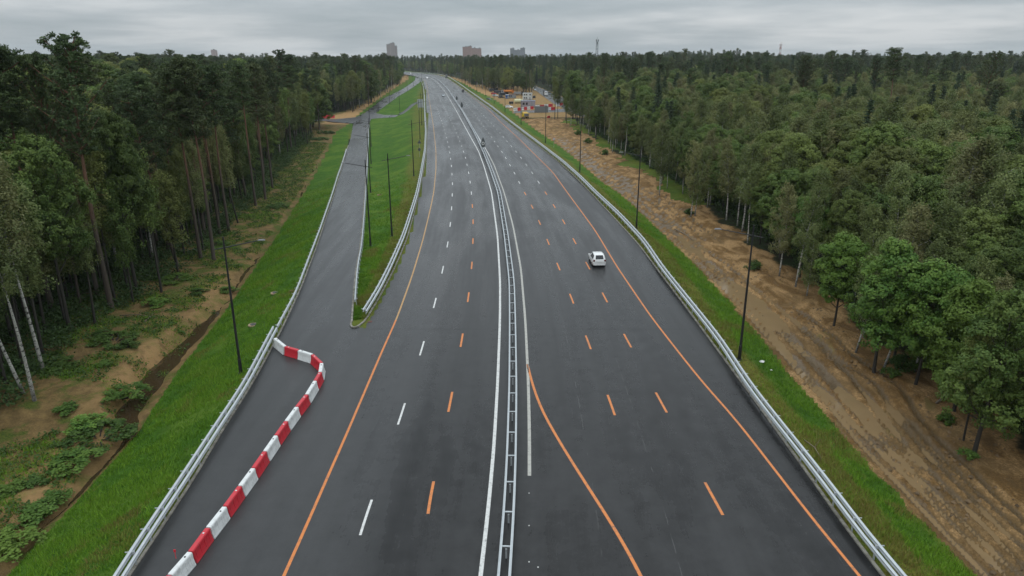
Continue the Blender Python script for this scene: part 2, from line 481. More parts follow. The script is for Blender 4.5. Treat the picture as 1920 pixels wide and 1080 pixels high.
rows = np.concatenate([np.arange(-160, 14, 12), np.exp(np.linspace(math.log(14), math.log(4600), 640))])
u_in = np.linspace(-1.12, 1.12, 430)
u_out = 1.12 + np.cumsum(np.geomspace(0.02, 12, 26))
us = np.concatenate([-u_out[::-1], u_in, u_out])
YY = np.repeat(rows[:, None], len(us), 1)
XX = us[None, :] * (0.80 * np.maximum(YY, 15) + 16)
Zg, Gg, Dg, Sg, Mg, Rg = ground(XX, YY)
nr, nc = YY.shape
idx = np.arange(nr * nc).reshape(nr, nc)
quads = np.stack([idx[:-1, :-1], idx[:-1, 1:], idx[1:, 1:], idx[1:, :-1]], -1).reshape(-1, 4)

def ground_mat():
    q = NT('ground')
    c = q.coords('Object')
    g, d = q.attr('grass').outputs['Fac'], q.attr('dry').outputs['Fac']
    s, m = q.attr('sand').outputs['Fac'], q.attr('mud').outputs['Fac']
    nb = q.noise(c, 0.16, 6, 0.6); nm = q.noise(c, 0.9, 6, 0.65); nf = q.noise(c, 6.0, 6, 0.7)
    grass = q.mix(q.ss(nm, 0.3, 0.7), (0.034, 0.090, 0.008), (0.070, 0.160, 0.015))
    grass = q.mix(q.ss(nb, 0.46, 0.64), grass, (0.105, 0.178, 0.018))
    grass = q.mix(q.ss(nf, 0.35, 0.75), q.mix(0.5, grass, (0.022, 0.06, 0.007)), grass)
    dryc = q.mix(q.ss(nm, 0.3, 0.7), (0.125, 0.105, 0.022), (0.150, 0.165, 0.024))
    dryc = q.mix(q.ss(nf, 0.4, 0.7), dryc, (0.05, 0.045, 0.014))
    grass = q.mix(q.math('MAXIMUM', q.math('MULTIPLY', d, q.ss(nb, 0.2, 0.5)), q.math('MULTIPLY', q.ss(q.noise(c, 0.27, 6, 0.7), 0.57, 0.68), 0.55)), grass, dryc)
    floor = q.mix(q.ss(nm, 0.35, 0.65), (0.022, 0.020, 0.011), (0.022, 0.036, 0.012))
    sandc = q.mix(q.ss(nm, 0.3, 0.72), (0.13, 0.088, 0.036), (0.27, 0.178, 0.072))
    sandc = q.mix(q.ss(nf, 0.35, 0.8), q.mix(0.4, sandc, (0.05, 0.033, 0.018)), sandc)
    weed = q.mix(q.ss(nf, 0.3, 0.7), (0.035, 0.062, 0.012), (0.105, 0.115, 0.024))
    cw = q.noise(c, 0.33, 7, 0.66)
    sandc = q.mix(q.ss(cw, 0.47, 0.60), sandc, weed)
    sandc = q.mix(q.math('MULTIPLY', q.math('SUBTRACT', q.attr('rut').outputs['Fac'], 1.0), q.ss(nm, .2, .5), clamp=True), sandc, (0.34, 0.205, 0.092))
    cm = q.coords('Object', (1.0, 0.45, 1.0))
    mn = q.noise(cm, 0.5, 7, 0.62, 0.6)
    mudc = q.mix(q.ss(mn, 0.40, 0.60), (0.200, 0.112, 0.040), (0.46, 0.285, 0.130))
    mudc = q.mix(q.ss(nf, 0.38, 0.7), q.mix(0.55, mudc, (0.04, 0.026, 0.012)), mudc)
    mudc = q.mix(q.ss(q.noise(q.coords('Object', (1, .6, 1)), 0.11, 7, 0.7), 0.52, 0.60), mudc, q.mix(0.6, mudc, (0.095, 0.060, 0.026)))
    mudc = q.mix(q.ss(q.noise(cm, 0.22, 5, 0.6, 1.5), 0.62, 0.72), mudc, (0.17, 0.125, 0.05))
    rt = q.attr('rut').outputs['Fac']
    mudc = q.mix(q.ss(q.math('ADD', rt, q.math('MULTIPLY_ADD', mn, 0.8, -0.4)), 0.85, 0.25), mudc, (0.105, 0.066, 0.026))
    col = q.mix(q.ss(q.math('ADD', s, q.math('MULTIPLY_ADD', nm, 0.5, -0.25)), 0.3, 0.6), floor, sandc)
    col = q.mix(q.ss(q.math('ADD', m, q.math('MULTIPLY_ADD', nm, 0.7, -0.35)), 0.35, 0.6), col, mudc)
    col = q.mix(q.ss(q.math('ADD', g, q.math('MULTIPLY_ADD', nm, 0.5, -0.25)), 0.4, 0.6), col, grass)
    wet = q.math('MULTIPLY', m, q.ss(q.math('ADD', mn, q.math('MULTIPLY', rt, 0.35)), 0.78, 0.55))
    q.bump(q.math('ADD', q.math('MULTIPLY', nf, 0.5), nm), 0.9, 0.22)
    q.put(q.b.inputs['Specular IOR Level'], q.math('MULTIPLY_ADD', wet, 0.5, 0.10))
    return q.set(Base_Color=col, Roughness=q.math('MULTIPLY_ADD', wet, -0.5, 0.92))
M_GROUND = ground_mat()
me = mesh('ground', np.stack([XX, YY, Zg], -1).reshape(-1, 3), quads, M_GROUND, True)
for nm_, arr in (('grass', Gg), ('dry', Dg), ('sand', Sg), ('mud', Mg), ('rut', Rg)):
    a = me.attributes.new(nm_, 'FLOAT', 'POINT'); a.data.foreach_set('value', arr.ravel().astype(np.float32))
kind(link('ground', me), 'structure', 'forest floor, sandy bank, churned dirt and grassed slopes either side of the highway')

# ------------------------------------------------------------------ roads
RY = np.concatenate([np.arange(-40, 20, 6), np.exp(np.linspace(math.log(20), math.log(1550), 330))])
def road_strip(Ys, fl, fr, zf, ref, n=14):
    V, UV = [], []
    t = np.linspace(0, 1, n)
    a, b = fl(Ys), fr(Ys)
    X = a[:, None] + (b - a)[:, None] * t
    Yg = np.repeat(Ys[:, None], n, 1)
    Z = np.broadcast_to(np.asarray(zf(Yg), float), X.shape)
    uvx = X - ref(Ys)[:, None]
    i = np.arange(len(Ys) * n).reshape(len(Ys), n)
    F = np.stack([i[:-1, :-1], i[:-1, 1:], i[1:, 1:], i[1:, :-1]], -1).reshape(-1, 4)
    return np.stack([X, Yg, Z], -1).reshape(-1, 3), F, np.stack([uvx, Yg], -1).reshape(-1, 2)
def with_uv(me, F, UV):
    l = me.uv_layers.new(name='lane')
    l.data.foreach_set('uv', UV[F.ravel()].astype(np.float32).ravel())
    return me
def asphalt_mat(name, base, wetb):
    q = NT(name)
    uv = q.coords(uv='lane', scale=(1, 0.05, 1))
    uv2 = q.coords(uv='lane', scale=(0.09, 0.022, 1))
    fine = q.coords('Object')
    st = q.noise(uv, 0.55, 6, 0.6)           # long streaks left by tyres and paver
    st2 = q.noise(uv, 2.3, 4, 0.6)
    pat = q.noise(uv2, 1.0, 6, 0.62, 0.8)    # damp patches
    gr = q.noise(fine, 9.0, 3, 0.8)
    mid = q.noise(fine, 0.7, 6, 0.7)
    k = q.math('MULTIPLY_ADD', st, 1.9, -0.95 + 1.0)
    k = q.math('ADD', k, q.math('MULTIPLY_ADD', st2, 0.5, -0.25))
    k = q.math('ADD', k, q.math('MULTIPLY_ADD', pat, 0.9, -0.45))
    k = q.math('ADD', k, q.math('MULTIPLY_ADD', mid, 0.6, -0.3))
    s0 = q.n('ShaderNodeSeparateXYZ'); q.t.links.new(q.coords(uv='lane'), s0.inputs[0])
    wt_ = q.math('COSINE', q.math('MULTIPLY', q.math('ADD', s0.outputs[0], q.math('MULTIPLY', pat, 0.8)), 2 * math.pi / 1.87))
    k = q.math('ADD', k, q.math('MULTIPLY', wt_, q.math('MULTIPLY', pat, 0.16)))
    k = q.math('ADD', k, q.ss(q.math('ADD', s0.outputs[0], q.math('MULTIPLY', pat, 1.5)), -6.0, -8.5), 0.0)
    k = q.math('MAXIMUM', k, 0.4)
    k = q.math('MULTIPLY', k, q.math('MULTIPLY_ADD', gr, 0.5, 0.75))
    v = q.n('ShaderNodeVectorMath', operation='SCALE'); v.inputs[0].default_value = base; q.put(v.inputs['Scale'], k)
    # joints between the paver lanes
    sx = q.n('ShaderNodeSeparateXYZ'); q.t.links.new(q.coords(uv='lane'), sx.inputs[0])
    wob = q.math('MULTIPLY_ADD', q.noise(q.coords(uv='lane', scale=(0.01, 0.4, 1)), 1.0, 5, 0.7), 0.16, 0.0)
    fr = q.math('ADD', sx.outputs[0], wob)
    joint = q.math('MAXIMUM', q.math('LESS_THAN', q.math('ABSOLUTE', q.math('SUBTRACT', fr, 5.5)), 0.022), q.math('LESS_THAN', q.math('ABSOLUTE', q.math('SUBTRACT', fr, 9.75)), 0.022))
    joint = q.math('MULTIPLY', joint, q.ss(q.noise(q.coords(uv='lane', scale=(1, 0.8, 1)), 1.0, 3), 0.45, 0.6))
    col = q.mix(q.math('MULTIPLY', joint, 0.30), v.outputs[0], (0.16, 0.16, 0.155))
    rough = q.math('MULTIPLY_ADD', q.ss(q.math('ADD', q.math('ADD', pat, q.math('MULTIPLY', st, 0.6)), q.math('MULTIPLY', mid, 0.25)), 0.72, 1.12), 0.26, wetb)
    q.put(q.b.inputs['Specular IOR Level'], q.math('MULTIPLY_ADD', q.ss(q.math('ADD', pat, q.math('MULTIPLY', mid, .4)), 0.45, 0.95), 0.24, 0.14))
    q.bump(gr, 0.07, 0.01)
    return q.set(Base_Color=col, Roughness=rough)
M_ASPH = asphalt_mat('asphalt', (0.0165, 0.0167, 0.0170), 0.19)
def hw_left(Y):
    return np.where(Y < YTIP, XL(Y) , XGR(Y))
Ym = np.unique(np.concatenate([RY, [YTIP - 0.01, YTIP + 0.01]]))
V, F, UV = road_strip(Ym, hw_left, XR, lambda Y: 0.0 * Y, MED, 22)
# the strip is split where the gore opens
kk = int(np.searchsorted(Ym, YTIP))
keep = ~np.isin(np.arange(len(F)) // 21, [kk - 1])
me = with_uv(mesh('road', V, F[keep], M_ASPH), F[keep], UV)
road = kind(link('road', me), 'structure', 'wide dark asphalt highway with orange and white lane lines')
Ys_ = np.unique(np.concatenate([[YTIP + 0.01 - 2.3], RY[(RY > YTIP) & (RY < 960)]]))
Ys_[0] = YTIP - 0.02
M_ASPH2 = asphalt_mat('service_asphalt', (0.0172, 0.0175, 0.0179), 0.19)
V, F, UV = road_strip(Ys_, XL, lambda Y: np.where(Y < YTIP + 1, XGR(Y), GOL(Y)), lambda Y: zs(Y) * 1.0, MED, 10)
me = with_uv(mesh('service_road', V, F, M_ASPH2), F, UV)
kind(link('service_road', me), 'structure', 'grey asphalt service road left of the grassy wedge')
def flat_poly(name, pts, z, mat, label=None, k='structure', th=0.0):
    W = [P(a, b, z) for a, b in pts]
    me = mesh(name, W, [tuple(range(len(W)))], mat)
    l = me.uv_layers.new(name='lane')
    for i, lp in enumerate(me.loops): l.data[i].uv = (W[lp.vertex_index][0], W[lp.vertex_index][1])
    me.update()
    if me.polygons[0].normal.z < 0: me.flip_normals()
    return kind(link(name, me), k, label)
flat_poly('side_road', [(664,232),(645,230.5),(630,229),(610,227),(560,226.5),(500,226),(500,221),(560,221),(600,222.5),(630,223.2),(655,221),(668,219.5),(682,212)], -2.985, M_ASPH2, 'asphalt side road running left into the forest at the junction')
flat_poly('side_road', [(690,224.5),(700,222.5),(720,220.8),(741,219.5),(748,215.6),(735,215.4),(720,215.4),(709,213),(700,211)], -2.985, M_ASPH2, 'short asphalt spur running right under the embankment at the junction')
flat_poly('side_road', [(962,212),(1005,211),(1050,210.2),(1125,208),(1125,202),(1060,203.5),(1040,204.8),(1000,206.5),(965,208.5)], ZR + 0.05, M_ASPH2, 'asphalt strip crossing behind the dirt between the barrier blocks')
y2 = np.linspace(float(P(1085, 217, ZR)[1]) - 60, 980, 40)
V, F, UV = road_strip(y2, XS2L, XS2R, lambda Y: 0 * Y + ZR + 0.06, XS2L, 8)
me = with_uv(mesh('second_highway', V, F, M_ASPH2), F, UV)
kind(link('second_highway', me), 'structure', 'second grey highway beyond the construction yard')

# ---- markings
def paint(name, col):
    q = NT(name)
    c = q.coords('Object')
    n = q.noise(c, 3.0, 6, 0.75); n2 = q.noise(c, 14.0, 3, 0.8)
    w = q.ss(q.math('ADD', q.math('MULTIPLY', n, 0.7), q.math('MULTIPLY', n2, 0.4)), 0.52, 0.74)
    return q.set(Base_Color=q.mix(q.math('MULTIPLY', w, 0.8), col, (0.09, 0.085, 0.08)), Roughness=0.6)
M_WHITE = paint('white_paint', (0.60, 0.60, 0.58))
M_OLDW = paint('old_white_paint', (0.40, 0.39, 0.35))
M_ORANGE = paint('orange_paint', (0.58, 0.185, 0.042))
M_YELLOW = paint('worn_yellow_paint', (0.42, 0.24, 0.09))
def line_strip(mb, f, ya, yb, w, z=0.006):
    n = max(2, int(math.log((yb + 5) / (ya + 5)) / 0.02) + 2)
    Ys = np.exp(np.linspace(math.log(ya + 5), math.log(yb + 5), n)) - 5
    n0 = len(mb.V); fs = []
    for i, y in enumerate(Ys):
        h = f.heading(y); x = float(f(y))
        ex, ey = math.cos(h) * w / 2, -math.sin(h) * w / 2
        zz_ = z + y * 2e-5
        mb.V += [(x - ex, y - ey, zz_), (x + ex, y + ey, zz_)]
        if i: fs.append((n0 + 2 * i - 2, n0 + 2 * i - 1, n0 + 2 * i + 1, n0 + 2 * i))
    mb.F += fs
mw, mo, my, mg = MB(), MB(), MB(), MB()
ywr = float(P(992.7, 892)[1]); ychg = float(P(743, 600)[1]); yorng = float(P(1020, 305)[1])
line_strip(mw, WL, 20, 1400, 0.24)
line_strip(mg, WR, ywr, 200, 0.24); line_strip(mw, WR, 200, 1400, 0.24)
line_strip(mo, OC, 29.5, OC.y1, 0.21)
line_strip(mo, OR_, 20, 420, 0.19); line_strip(my, OR_, 420, 1300, 0.19)
line_strip(mo, YL, 20, ychg, 0.19); line_strip(my, YL, ychg, 1300, 0.19)
def dash_curve(pts): return Curve(pts, 0, 6)
LA = dash_curve([(667,1030),(686,969),(752,779),(791,654),(815.5,568),(830.5,504),(840,454),(845,414.7),(847.3,382.7),(848.5,350),(848,334),(846,306),(842,276),(836,254),(829,230),(822,210),(815,190),(809,172),(805,160),(800,150)])
LB = dash_curve([(793,1030),(807,932),(844.5,753.5),(866,637),(878.5,555),(885,494),(887,446),(887,408),(885,376),(882.7,350.7),(880,330),(873,296),(864.5,271),(853.7,243),(842,220),(830,196),(820,176),(812,160),(806,151)])
RA = dash_curve([(1200,915),(1146,759),(1102,639),(1070,555),(1045,495),(1024.7,446.7),(1008,409),(993,378),(979,353),(960.7,317),(942.7,287),(927,265),(913,245),(896,222),(880,202),(862,180),(845,162),(832,151)])
RB = dash_curve([(1338,934),(1239,753),(1174.5,635),(1131,552),(1098.7,491.7),(1072.7,444),(1052,407),(1033,377),(1017,352),(993,317),(970,287),(950.7,265),(934.7,246),(918,228),(900,210),(880,188),(860,168),(845,155)])
def dashes(f, py0, orange_until_py, skip_from=None):
    y = float(P(0, py0)[1])
    while y < 720:
        near = y < float(P(0, orange_until_py)[1]) if orange_until_py else False
        line_strip(mo if near else mw, f, y - 1.75, y + 1.75, 0.16 if not near else 0.19)
        y += 13.15
dashes(LA, 969, None); dashes(LB, 932, 365); dashes(RA, 759, 345); dashes(RB, 934, 345)
# junction dashes across the mouth of the side road, and reflective studs past the end of the white line
for i in range(4):
    p = P(992, [925, 986, 1054, 1064][i]); mw.box((p[0] + (0.5 if i == 3 else 0), p[1], 0.02), (0.075, 0.075, 0.03))
for nm_, mb, mt in (('white_marking', mw, M_WHITE), ('worn_white_marking', mg, M_OLDW), ('orange_marking', mo, M_ORANGE), ('worn_yellow_marking', my, M_YELLOW)):
    mb.build(nm_, mt, road)

# ---- kerbs
q = NT('kerb_concrete'); c = q.coords('Object'); nn = q.noise(c, 1.6, 6, 0.7)
q.bump(nn, 0.5, 0.03)
M_KERB = q.set(Base_Color=q.mix(q.ss(nn, 0.35, 0.65), (0.11, 0.10, 0.085), (0.26, 0.245, 0.21)), Roughness=0.9)
def kerb(f, ya, yb, off, w, h, label, zf=lambda y: 0.0):
    secs = []
    for y in np.exp(np.linspace(math.log(ya + 5), math.log(yb + 5), 160)) - 5:
        hd = f.heading(y); x = float(f(y)); z = float(zf(y))
        def at(o): return (x + math.cos(hd) * o, y - math.sin(hd) * o)
        a, b = at(off - w / 2), at(off + w / 2)
        secs.append([(a[0], a[1], z - 0.1), (b[0], b[1], z - 0.1), (b[0], b[1], z + h), (a[0], a[1], z + h)])
    return kind(MB().loft(secs).build('kerb', M_KERB), 'structure', label)
kerb(XL, 18, 250, -0.10, 0.18, 0.07, 'concrete edging along the left edge of the asphalt', zs)
kerb(XR, 18, 600, 0.12, 0.20, 0.07, 'concrete edging along the right edge of the asphalt')
kerb(XGR, YTIP + 2.2, 330, -0.12, 0.2, 0.12, 'concrete kerb on the highway side of the grassy wedge')
kerb(GOL, YTIP + 2.2, 330, 0.12, 0.2, 0.12, 'concrete kerb on the service road side of the grassy wedge', zs)
tip = P(670, 613); ya = YTIP + 2.2
pa, pb = (float(GOL(ya)) + .12, ya), (float(XGR(ya)) - .12, ya)
secs = []
ctrl = [pa, (pa[0] + 0.05, ya - 1.6), (0.5 * (pa[0] + pb[0]) , ya - 2.9), (pb[0] - 0.25, ya - 1.5), pb]
def crv(t):
    from math import comb
    n = len(ctrl) - 1
    return tuple(sum(comb(n, i) * (1 - t) ** (n - i) * t ** i * ctrl[i][k] for i in range(n + 1)) for k in (0, 1))
for i in range(17):
    t = i / 16; p = crv(t); p2 = crv(min(1, t + .01)); p1 = crv(max(0, t - .01))
    d = Vector((p2[0] - p1[0], p2[1] - p1[1])).normalized(); nx, ny = d.y, -d.x
    secs.append([(p[0] - nx * .1, p[1] - ny * .1, -.1), (p[0] + nx * .1, p[1] + ny * .1, -.1), (p[0] + nx * .1, p[1] + ny * .1, .13), (p[0] - nx * .1, p[1] - ny * .1, .13)])
kind(MB().loft(secs).build('kerb', M_KERB), 'structure', 'rounded concrete kerb nose at the tip of the grassy wedge')
nose = [pa] + [crv(i / 16) for i in range(1, 16)] + [pb]
me = mesh('wedge_nose', [(a, b, 0.06) for a, b in nose], [tuple(range(len(nose)))], M_GROUND)
if me.polygons[0].normal.z < 0: me.flip_normals()
for nm_, v in (('grass', 1.0), ('dry', 0.6), ('sand', 0.0), ('mud', 0.0), ('rut', 1.0)):
    a = me.attributes.new(nm_, 'FLOAT', 'POINT'); a.data.foreach_set('value', np.full(len(nose), v, np.float32))
kind(link('wedge_ground', me), 'structure', 'grassy ground at the tip of the wedge')

# ---- water
def water_mat(name, col, rough):
    q = NT(name); c = q.coords('Object')
    q.bump(q.noise(c, 2.5, 3), 0.06, 0.03)
    n = q.noise(c, 0.6, 4)
    return q.set(Base_Color=q.mix(n, tuple(x * 0.7 for x in col), col), Roughness=rough)
M_WATER = water_mat('ditch_water', (0.055, 0.036, 0.018), 0.06)
M_PUDDLE = water_mat('puddle_water', (0.26, 0.175, 0.090), 0.10)
Yw = np.arange(25, 240, 2.0)
V = []; 
for y in Yw:
    dwv = 1.0 + 1.6 * float(sst(52, 58, y) * (1 - sst(74, 86, y)))
    x = float(XD(y)); V += [(x - 2.0 * dwv, y, float(zl(y)) - 0.38), (x + 0.1, y, float(zl(y)) - 0.38)]
F = np.array([(2 * i, 2 * i + 1, 2 * i + 3, 2 * i + 2) for i in range(len(Yw) - 1)])
kind(link('water', mesh('water', V, F, M_WATER)), 'structure', 'brown water lying in the ditch below the left slope')
Yw = np.arange(30, 118, 2.0)
V = []
for y in Yw:
    V += [(float(XV(y)) + 0.1, y, ZR - 0.175), (float(XV(y)) + 0.62 * float(XFR(y) - XV(y)), y, ZR - 0.175)]
F = np.array([(2 * i, 2 * i + 1, 2 * i + 3, 2 * i + 2) for i in range(len(Yw) - 1)])
kind(link('puddles', mesh('puddles', V, F, M_PUDDLE)), 'structure', 'muddy puddles standing in the ruts of the dirt track')
# ------------------------------------------------------------------ guardrails
q = NT('galvanised_steel'); c = q.coords('Object'); nn = q.noise(c, 2.2, 5, 0.7)
M_STEEL = q.set(Base_Color=q.mix(nn, (0.35, 0.38, 0.40), (0.56, 0.59, 0.60)), Metallic=0.35, Roughness=q.math('MULTIPLY_ADD', nn, 0.25, 0.35))
WB = [(0, -.155), (.09, -.115), (.09, -.05), (.015, -.012), (.015, .012), (.09, .05), (.09, .115), (0, .155), (-.05, .15), (-.04, .108), (.04, .058), (-.02, .02), (-.02, -.02), (.04, -.058), (-.04, -.108), (-.05, -.15)]
def path_pts(f, zf, ya, yb, step=2.0):
    ys = [ya]
    while ys[-1] < yb: ys.append(min(yb, ys[-1] + step * max(1, ys[-1] / 160)))
    return [(float(f(y)), y, float(zf(y)), f.heading(y)) for y in ys]
def sweep(path, prof, off, side, z, org):
    secs = []
    for x, y, zz_, h in path:
        c_, s_ = math.cos(h), math.sin(h)
        sec = []
        for o, v in prof:
            d = off + side * o
            sec.append((x + c_ * d - org[0], y - s_ * d - org[1], zz_ + z + v - org[2]))
        secs.append(sec)
    return MB().loft(secs)
def guardrail(label, f, zf, ya, yb, road_side, tiers, post_step, group, double=False, post_h=None, n_parts=100):
    """road_side +1: traffic is to the right of the rail"""
    pp = path_pts(f, zf, ya, yb)
    org = (float(f(max(ya, 30))), max(ya, 30), float(zf(max(ya, 30))))
    g = thing('guardrail', label, 'guardrail', org, 0, group)
    top = max(tiers)
    for z in tiers:
        for sd in ((-1, 1) if double else (road_side,)):
            sweep(pp, WB, 0.28 * sd if double else (0.06 if z == tiers[0] else -0.26) * sd, sd, z, org).build('rail', M_STEEL, g)
    ph = (post_h or top + 0.14)
    mb = MB()
    if double:
        mb.box((0, 0, top / 2 - 0.14), (0.10, 0.06, top + .08)); mb.box((0, 0, top + .08), (0.54, 0.10, 0.05))
    else:
        mb.box((-0.04 * road_side, 0, ph / 2 - 0.3), (0.09, 0.055, ph + .6))
        mb.box(((-0.30 if len(tiers) > 1 else -0.13) * road_side, 0, top + .08), (0.44 if len(tiers) > 1 else .18, 0.05, 0.05)); mb.box((0.02 * road_side, 0, tiers[0] - .05), (0.10, 0.07, 0.18))
        if len(tiers) > 1: mb.box((-0.2 * road_side, 0, top - .05), (0.30, 0.07, 0.12))
    pm = mesh('post', mb.V, mb.F, M_STEEL)
    y, cnt, rest = ya + 0.4, 0, MB()
    while y < yb - 0.3:
        loc = (float(f(y)) - org[0], y - org[1], float(zf(y)) - org[2]); rz = -f.heading(y)
        if y > 27:
            if cnt < n_parts: link('post', pm, g, loc, (0, 0, rz))
            elif y < 520:
                ca, sa = math.cos(rz), math.sin(rz)
                rest.add([(loc[0] + a * ca - b * sa, loc[1] + a * sa + b * ca, loc[2] + h) for a, b, h in mb.V], mb.F)
            cnt += 1
        y += post_step
    if rest.V: kind(rest.build('post', M_STEEL, g), 'stuff')
    return g
zero = lambda y: 0.0 * y
y_dbl = float(P(517, 613, 0.85)[1])
guardrail('near two-beam galvanised guardrail along the left edge before the barrier blocks', GL, zs, 22, y_dbl, 1, (0.66, 0.82), 2.0, 'steel guardrails')
guardrail('single-beam galvanised guardrail left of the service road, beyond the barrier blocks', GL, zs, y_dbl + 0.3, GL.y1, 1, (0.72,), 2.0, 'steel guardrails')
guardrail('two-beam galvanised guardrail along the right edge of the highway', GR, zero, 20, 1250, -1, (0.66, 0.82), 2.5, 'steel guardrails')
guardrail('ladder-like double guardrail standing in the middle between the two carriageways', MED, zero, 20, 1250, 1, (0.72,), 3.15, 'steel guardrails', True)
guardrail('two-beam galvanised guardrail on the highway side of the grassy wedge', GGR, zero, GGR.y0, 900, 1, (0.66, 0.82), 2.5, 'steel guardrails')
yg0, yg1 = float(P(660, 575)[1]), float(P(690, 238, -3)[1])
class Off:
    def __init__(s, f, o): s.f, s.o = f, o
    def __call__(s, y): return s.f(y) + s.o
    def heading(s, y): return s.f.heading(y)
guardrail('single-beam guardrail on the service road side of the grassy wedge', Off(GOL, 0.5), zs, yg0, yg1, -1, (0.72,), 2.0, 'steel guardrails')

# ------------------------------------------------------------------ lamp posts
M_BLACK = plain('black_lamp_paint', (0.012, 0.012, 0.013), 0.45)
M_LUM = plain('grey_luminaire', (0.13, 0.135, 0.14), 0.4)
LAMP = {}
def lamp_mesh(h, long_, short_):
    key = (round(h, 1), long_)
    if key in LAMP: return LAMP[key]
    pole = MB().tube([(0, 0, 0), (0, 0, 1.4), (0, 0, 1.45), (0, 0, h * .55), (0, 0, h)], [.15, .145, .115, .095, .06], 10)
    base = MB().disc((0, 0, 0.03), 0.26, 'z', 12, 0.08); 
    for k in range(4):
        a = math.pi / 4 + k * math.pi / 2; base.tube([(0.2 * math.cos(a), 0.2 * math.sin(a), 0.05), (0.2 * math.cos(a), 0.2 * math.sin(a), 0.14)], .025, 6)
    za = h - 0.95; t = math.tan(R(11))
    arm = MB().tube([(-short_, 0, za - short_ * t), (0, 0, za), (long_, 0, za + long_ * t)], [.035, .05, .04], 8)
    arm.tube([(0, 0, za - .3), (0, 0, za + .3)], .09, 8)
    lum = MB().box((long_ + .22, 0, za + (long_ + .15) * t), (0.62, 0.26, 0.10), 0, 0.8, 0.03)
    LAMP[key] = [mesh('pole', pole.V, pole.F, M_BLACK), mesh('base', base.V, base.F, M_BLACK), mesh('arm', arm.V, arm.F, M_BLACK), mesh('luminaire', lum.V, lum.F, M_LUM)]
    return LAMP[key]
def lamp(px, py, f, toward, h, label, group, zf=None, long_=2.9):
    """toward: +1 the long arm points to the right of travel"""
    z0 = zf if zf is not None else (lambda Y: 0.0)
    p = P(px, py, z0)
    for _ in range(4): p = P(px, py, gz(p[0], p[1]))
    hd = f.heading(p[1])
    rz = -hd + (0 if toward > 0 else math.pi)
    g = thing('street_lamp', label, 'street lamp', tuple(p), rz, group)
    for n_, m_ in zip(('pole', 'base', 'arm', 'luminaire'), lamp_mesh(h, long_, 0.95)): link(n_, m_, g)
    return g
ORD = ['nearest', 'second', 'third', 'fourth', 'fifth', 'sixth', 'seventh', 'eighth', 'ninth', 'tenth', 'eleventh', 'twelfth', 'thirteenth', 'fourteenth']
def far_ord(i): return f'{ORD[i]} from the camera' if i else 'nearest the camera'
for i, (a, b) in enumerate([(1386,674),(1193,428),(1087,323),(1022.7,268),(977,234),(947,211),(926.5,195.6),(910.5,181),(894,174),(880.6,167.5),(872.5,162.5),(866.5,159)]):
    lamp(a, b, GR, -1, 12.9, f'tall black street lamp on the right grass verge, {far_ord(i)}', 'street lamps on the right verge')
for i, (a, b) in enumerate([(735,443),(776,330),(787.7,261),(791,235),(793,205),(792,183),(791.5,168)]):
    lamp(a, b, GGR, 1, 12.9, f'black lamp on the wedge by the highway guardrail, {far_ord(i)}', 'street lamps on the wedge beside the highway')
for i, (a, b) in enumerate([(695,462),(695,361),(696,307),(696,275),(694.5,252)]):
    lamp(a, b, GOL, -1, 12.9, f'black lamp on the wedge reaching over the service road, {far_ord(i)}', 'street lamps on the wedge beside the service road')
lamp(452, 700, XL, 1, 12.7, 'tall black street lamp standing alone on the left grass slope', 'street lamp on the left slope')
for i, (a, b) in enumerate([(710,210),(731,195),(750,214),(764,171),(775,162)]):
    lamp(a, b, XL, -1, 12.0 if i != 1 else 9.0, ['black street lamp rising from the sandy patch at the junction', 'short black street lamp right of the service road beyond the junction', 'black street lamp at the foot of the embankment by the spur', 'black street lamp left of the far service road before its bend', 'farthest black street lamp beside the service road'][i], 'street lamps beyond the junction')
for i, (a, b) in enumerate([(1086,200),(1060,189),(1039,178)]):
    lamp(a, b, XS2L, 1, 11.0, f'black street lamp beside the second highway, {far_ord(i)}', 'street lamps along the second highway', lambda Y: ZR)

# ------------------------------------------------------------------ water-filled barrier blocks
def plastic(name, col):
    q = NT(name); c = q.coords('Object'); n = q.noise(c, 2.0, 6, 0.7)
    return q.set(Base_Color=q.mix(q.ss(n, 0.45, 0.8), col, tuple(x * 0.55 + 0.03 for x in col)), Roughness=0.4)
M_RED, M_WHT = plastic('red_plastic', (0.52, 0.022, 0.035)), plastic('white_plastic', (0.66, 0.67, 0.66))
def barrier_block(a, b, z, red, label, group, hgt=0.85):
    a, b = Vector((a[0], a[1], z)), Vector((b[0], b[1], z))
    L = (b - a).length * 0.955; mid = (a + b) / 2; ang = math.atan2(b.y - a.y, b.x - a.x)
    g = thing('barrier_block', label, 'barrier', tuple(mid), ang, group)
    prof = [(-.29, .0), (.29, .0), (.29, .07), (.26, .13), (.18, .48), (.165, hgt - .06), (.125, hgt), (-.125, hgt), (-.165, hgt - .06), (-.18, .48), (-.26, .13), (-.29, .07)]
    xs = [(-L / 2, .93), (-L / 2 + .05, 1.0), (L / 2 - .05, 1.0), (L / 2, .93)]
    mat = M_RED if red else M_WHT
    sh = MB().loft([[(x, o * k, v * (0.98 if k < 1 else 1)) for o, v in prof] for x, k in xs])
    rib = sh
    for k in range(4):
        x = -L / 2 + L * (k + .5) / 4
        for sd in (-1, 1):
            rib.loft([[(x + dx, sd * (o + .008), v) for o, v in ((.255, .16), (.20, .42), (.175, hgt - .12), (.15, hgt - .12), (.15, .16))] for dx in (-.07, .07)])
    sh.build('shell', mat, g)
    MB().disc((0.25 * L, 0, hgt + .012), .055, 'z', 10, .03).build('filler_cap', M_BLACK if not red else M_WHT, g)
    return g
BP = [(290,1115),(318,1079),(356.7,1035),(390,990),(421.7,950),(450,911.7),(475,878),(496.7,846.7),(517.7,816.7),(536.7,790),(556.7,763),(575,740),(591,714),(600.5,698),(603,681),(585.5,665),(560,657),(535,650),(515,634)]
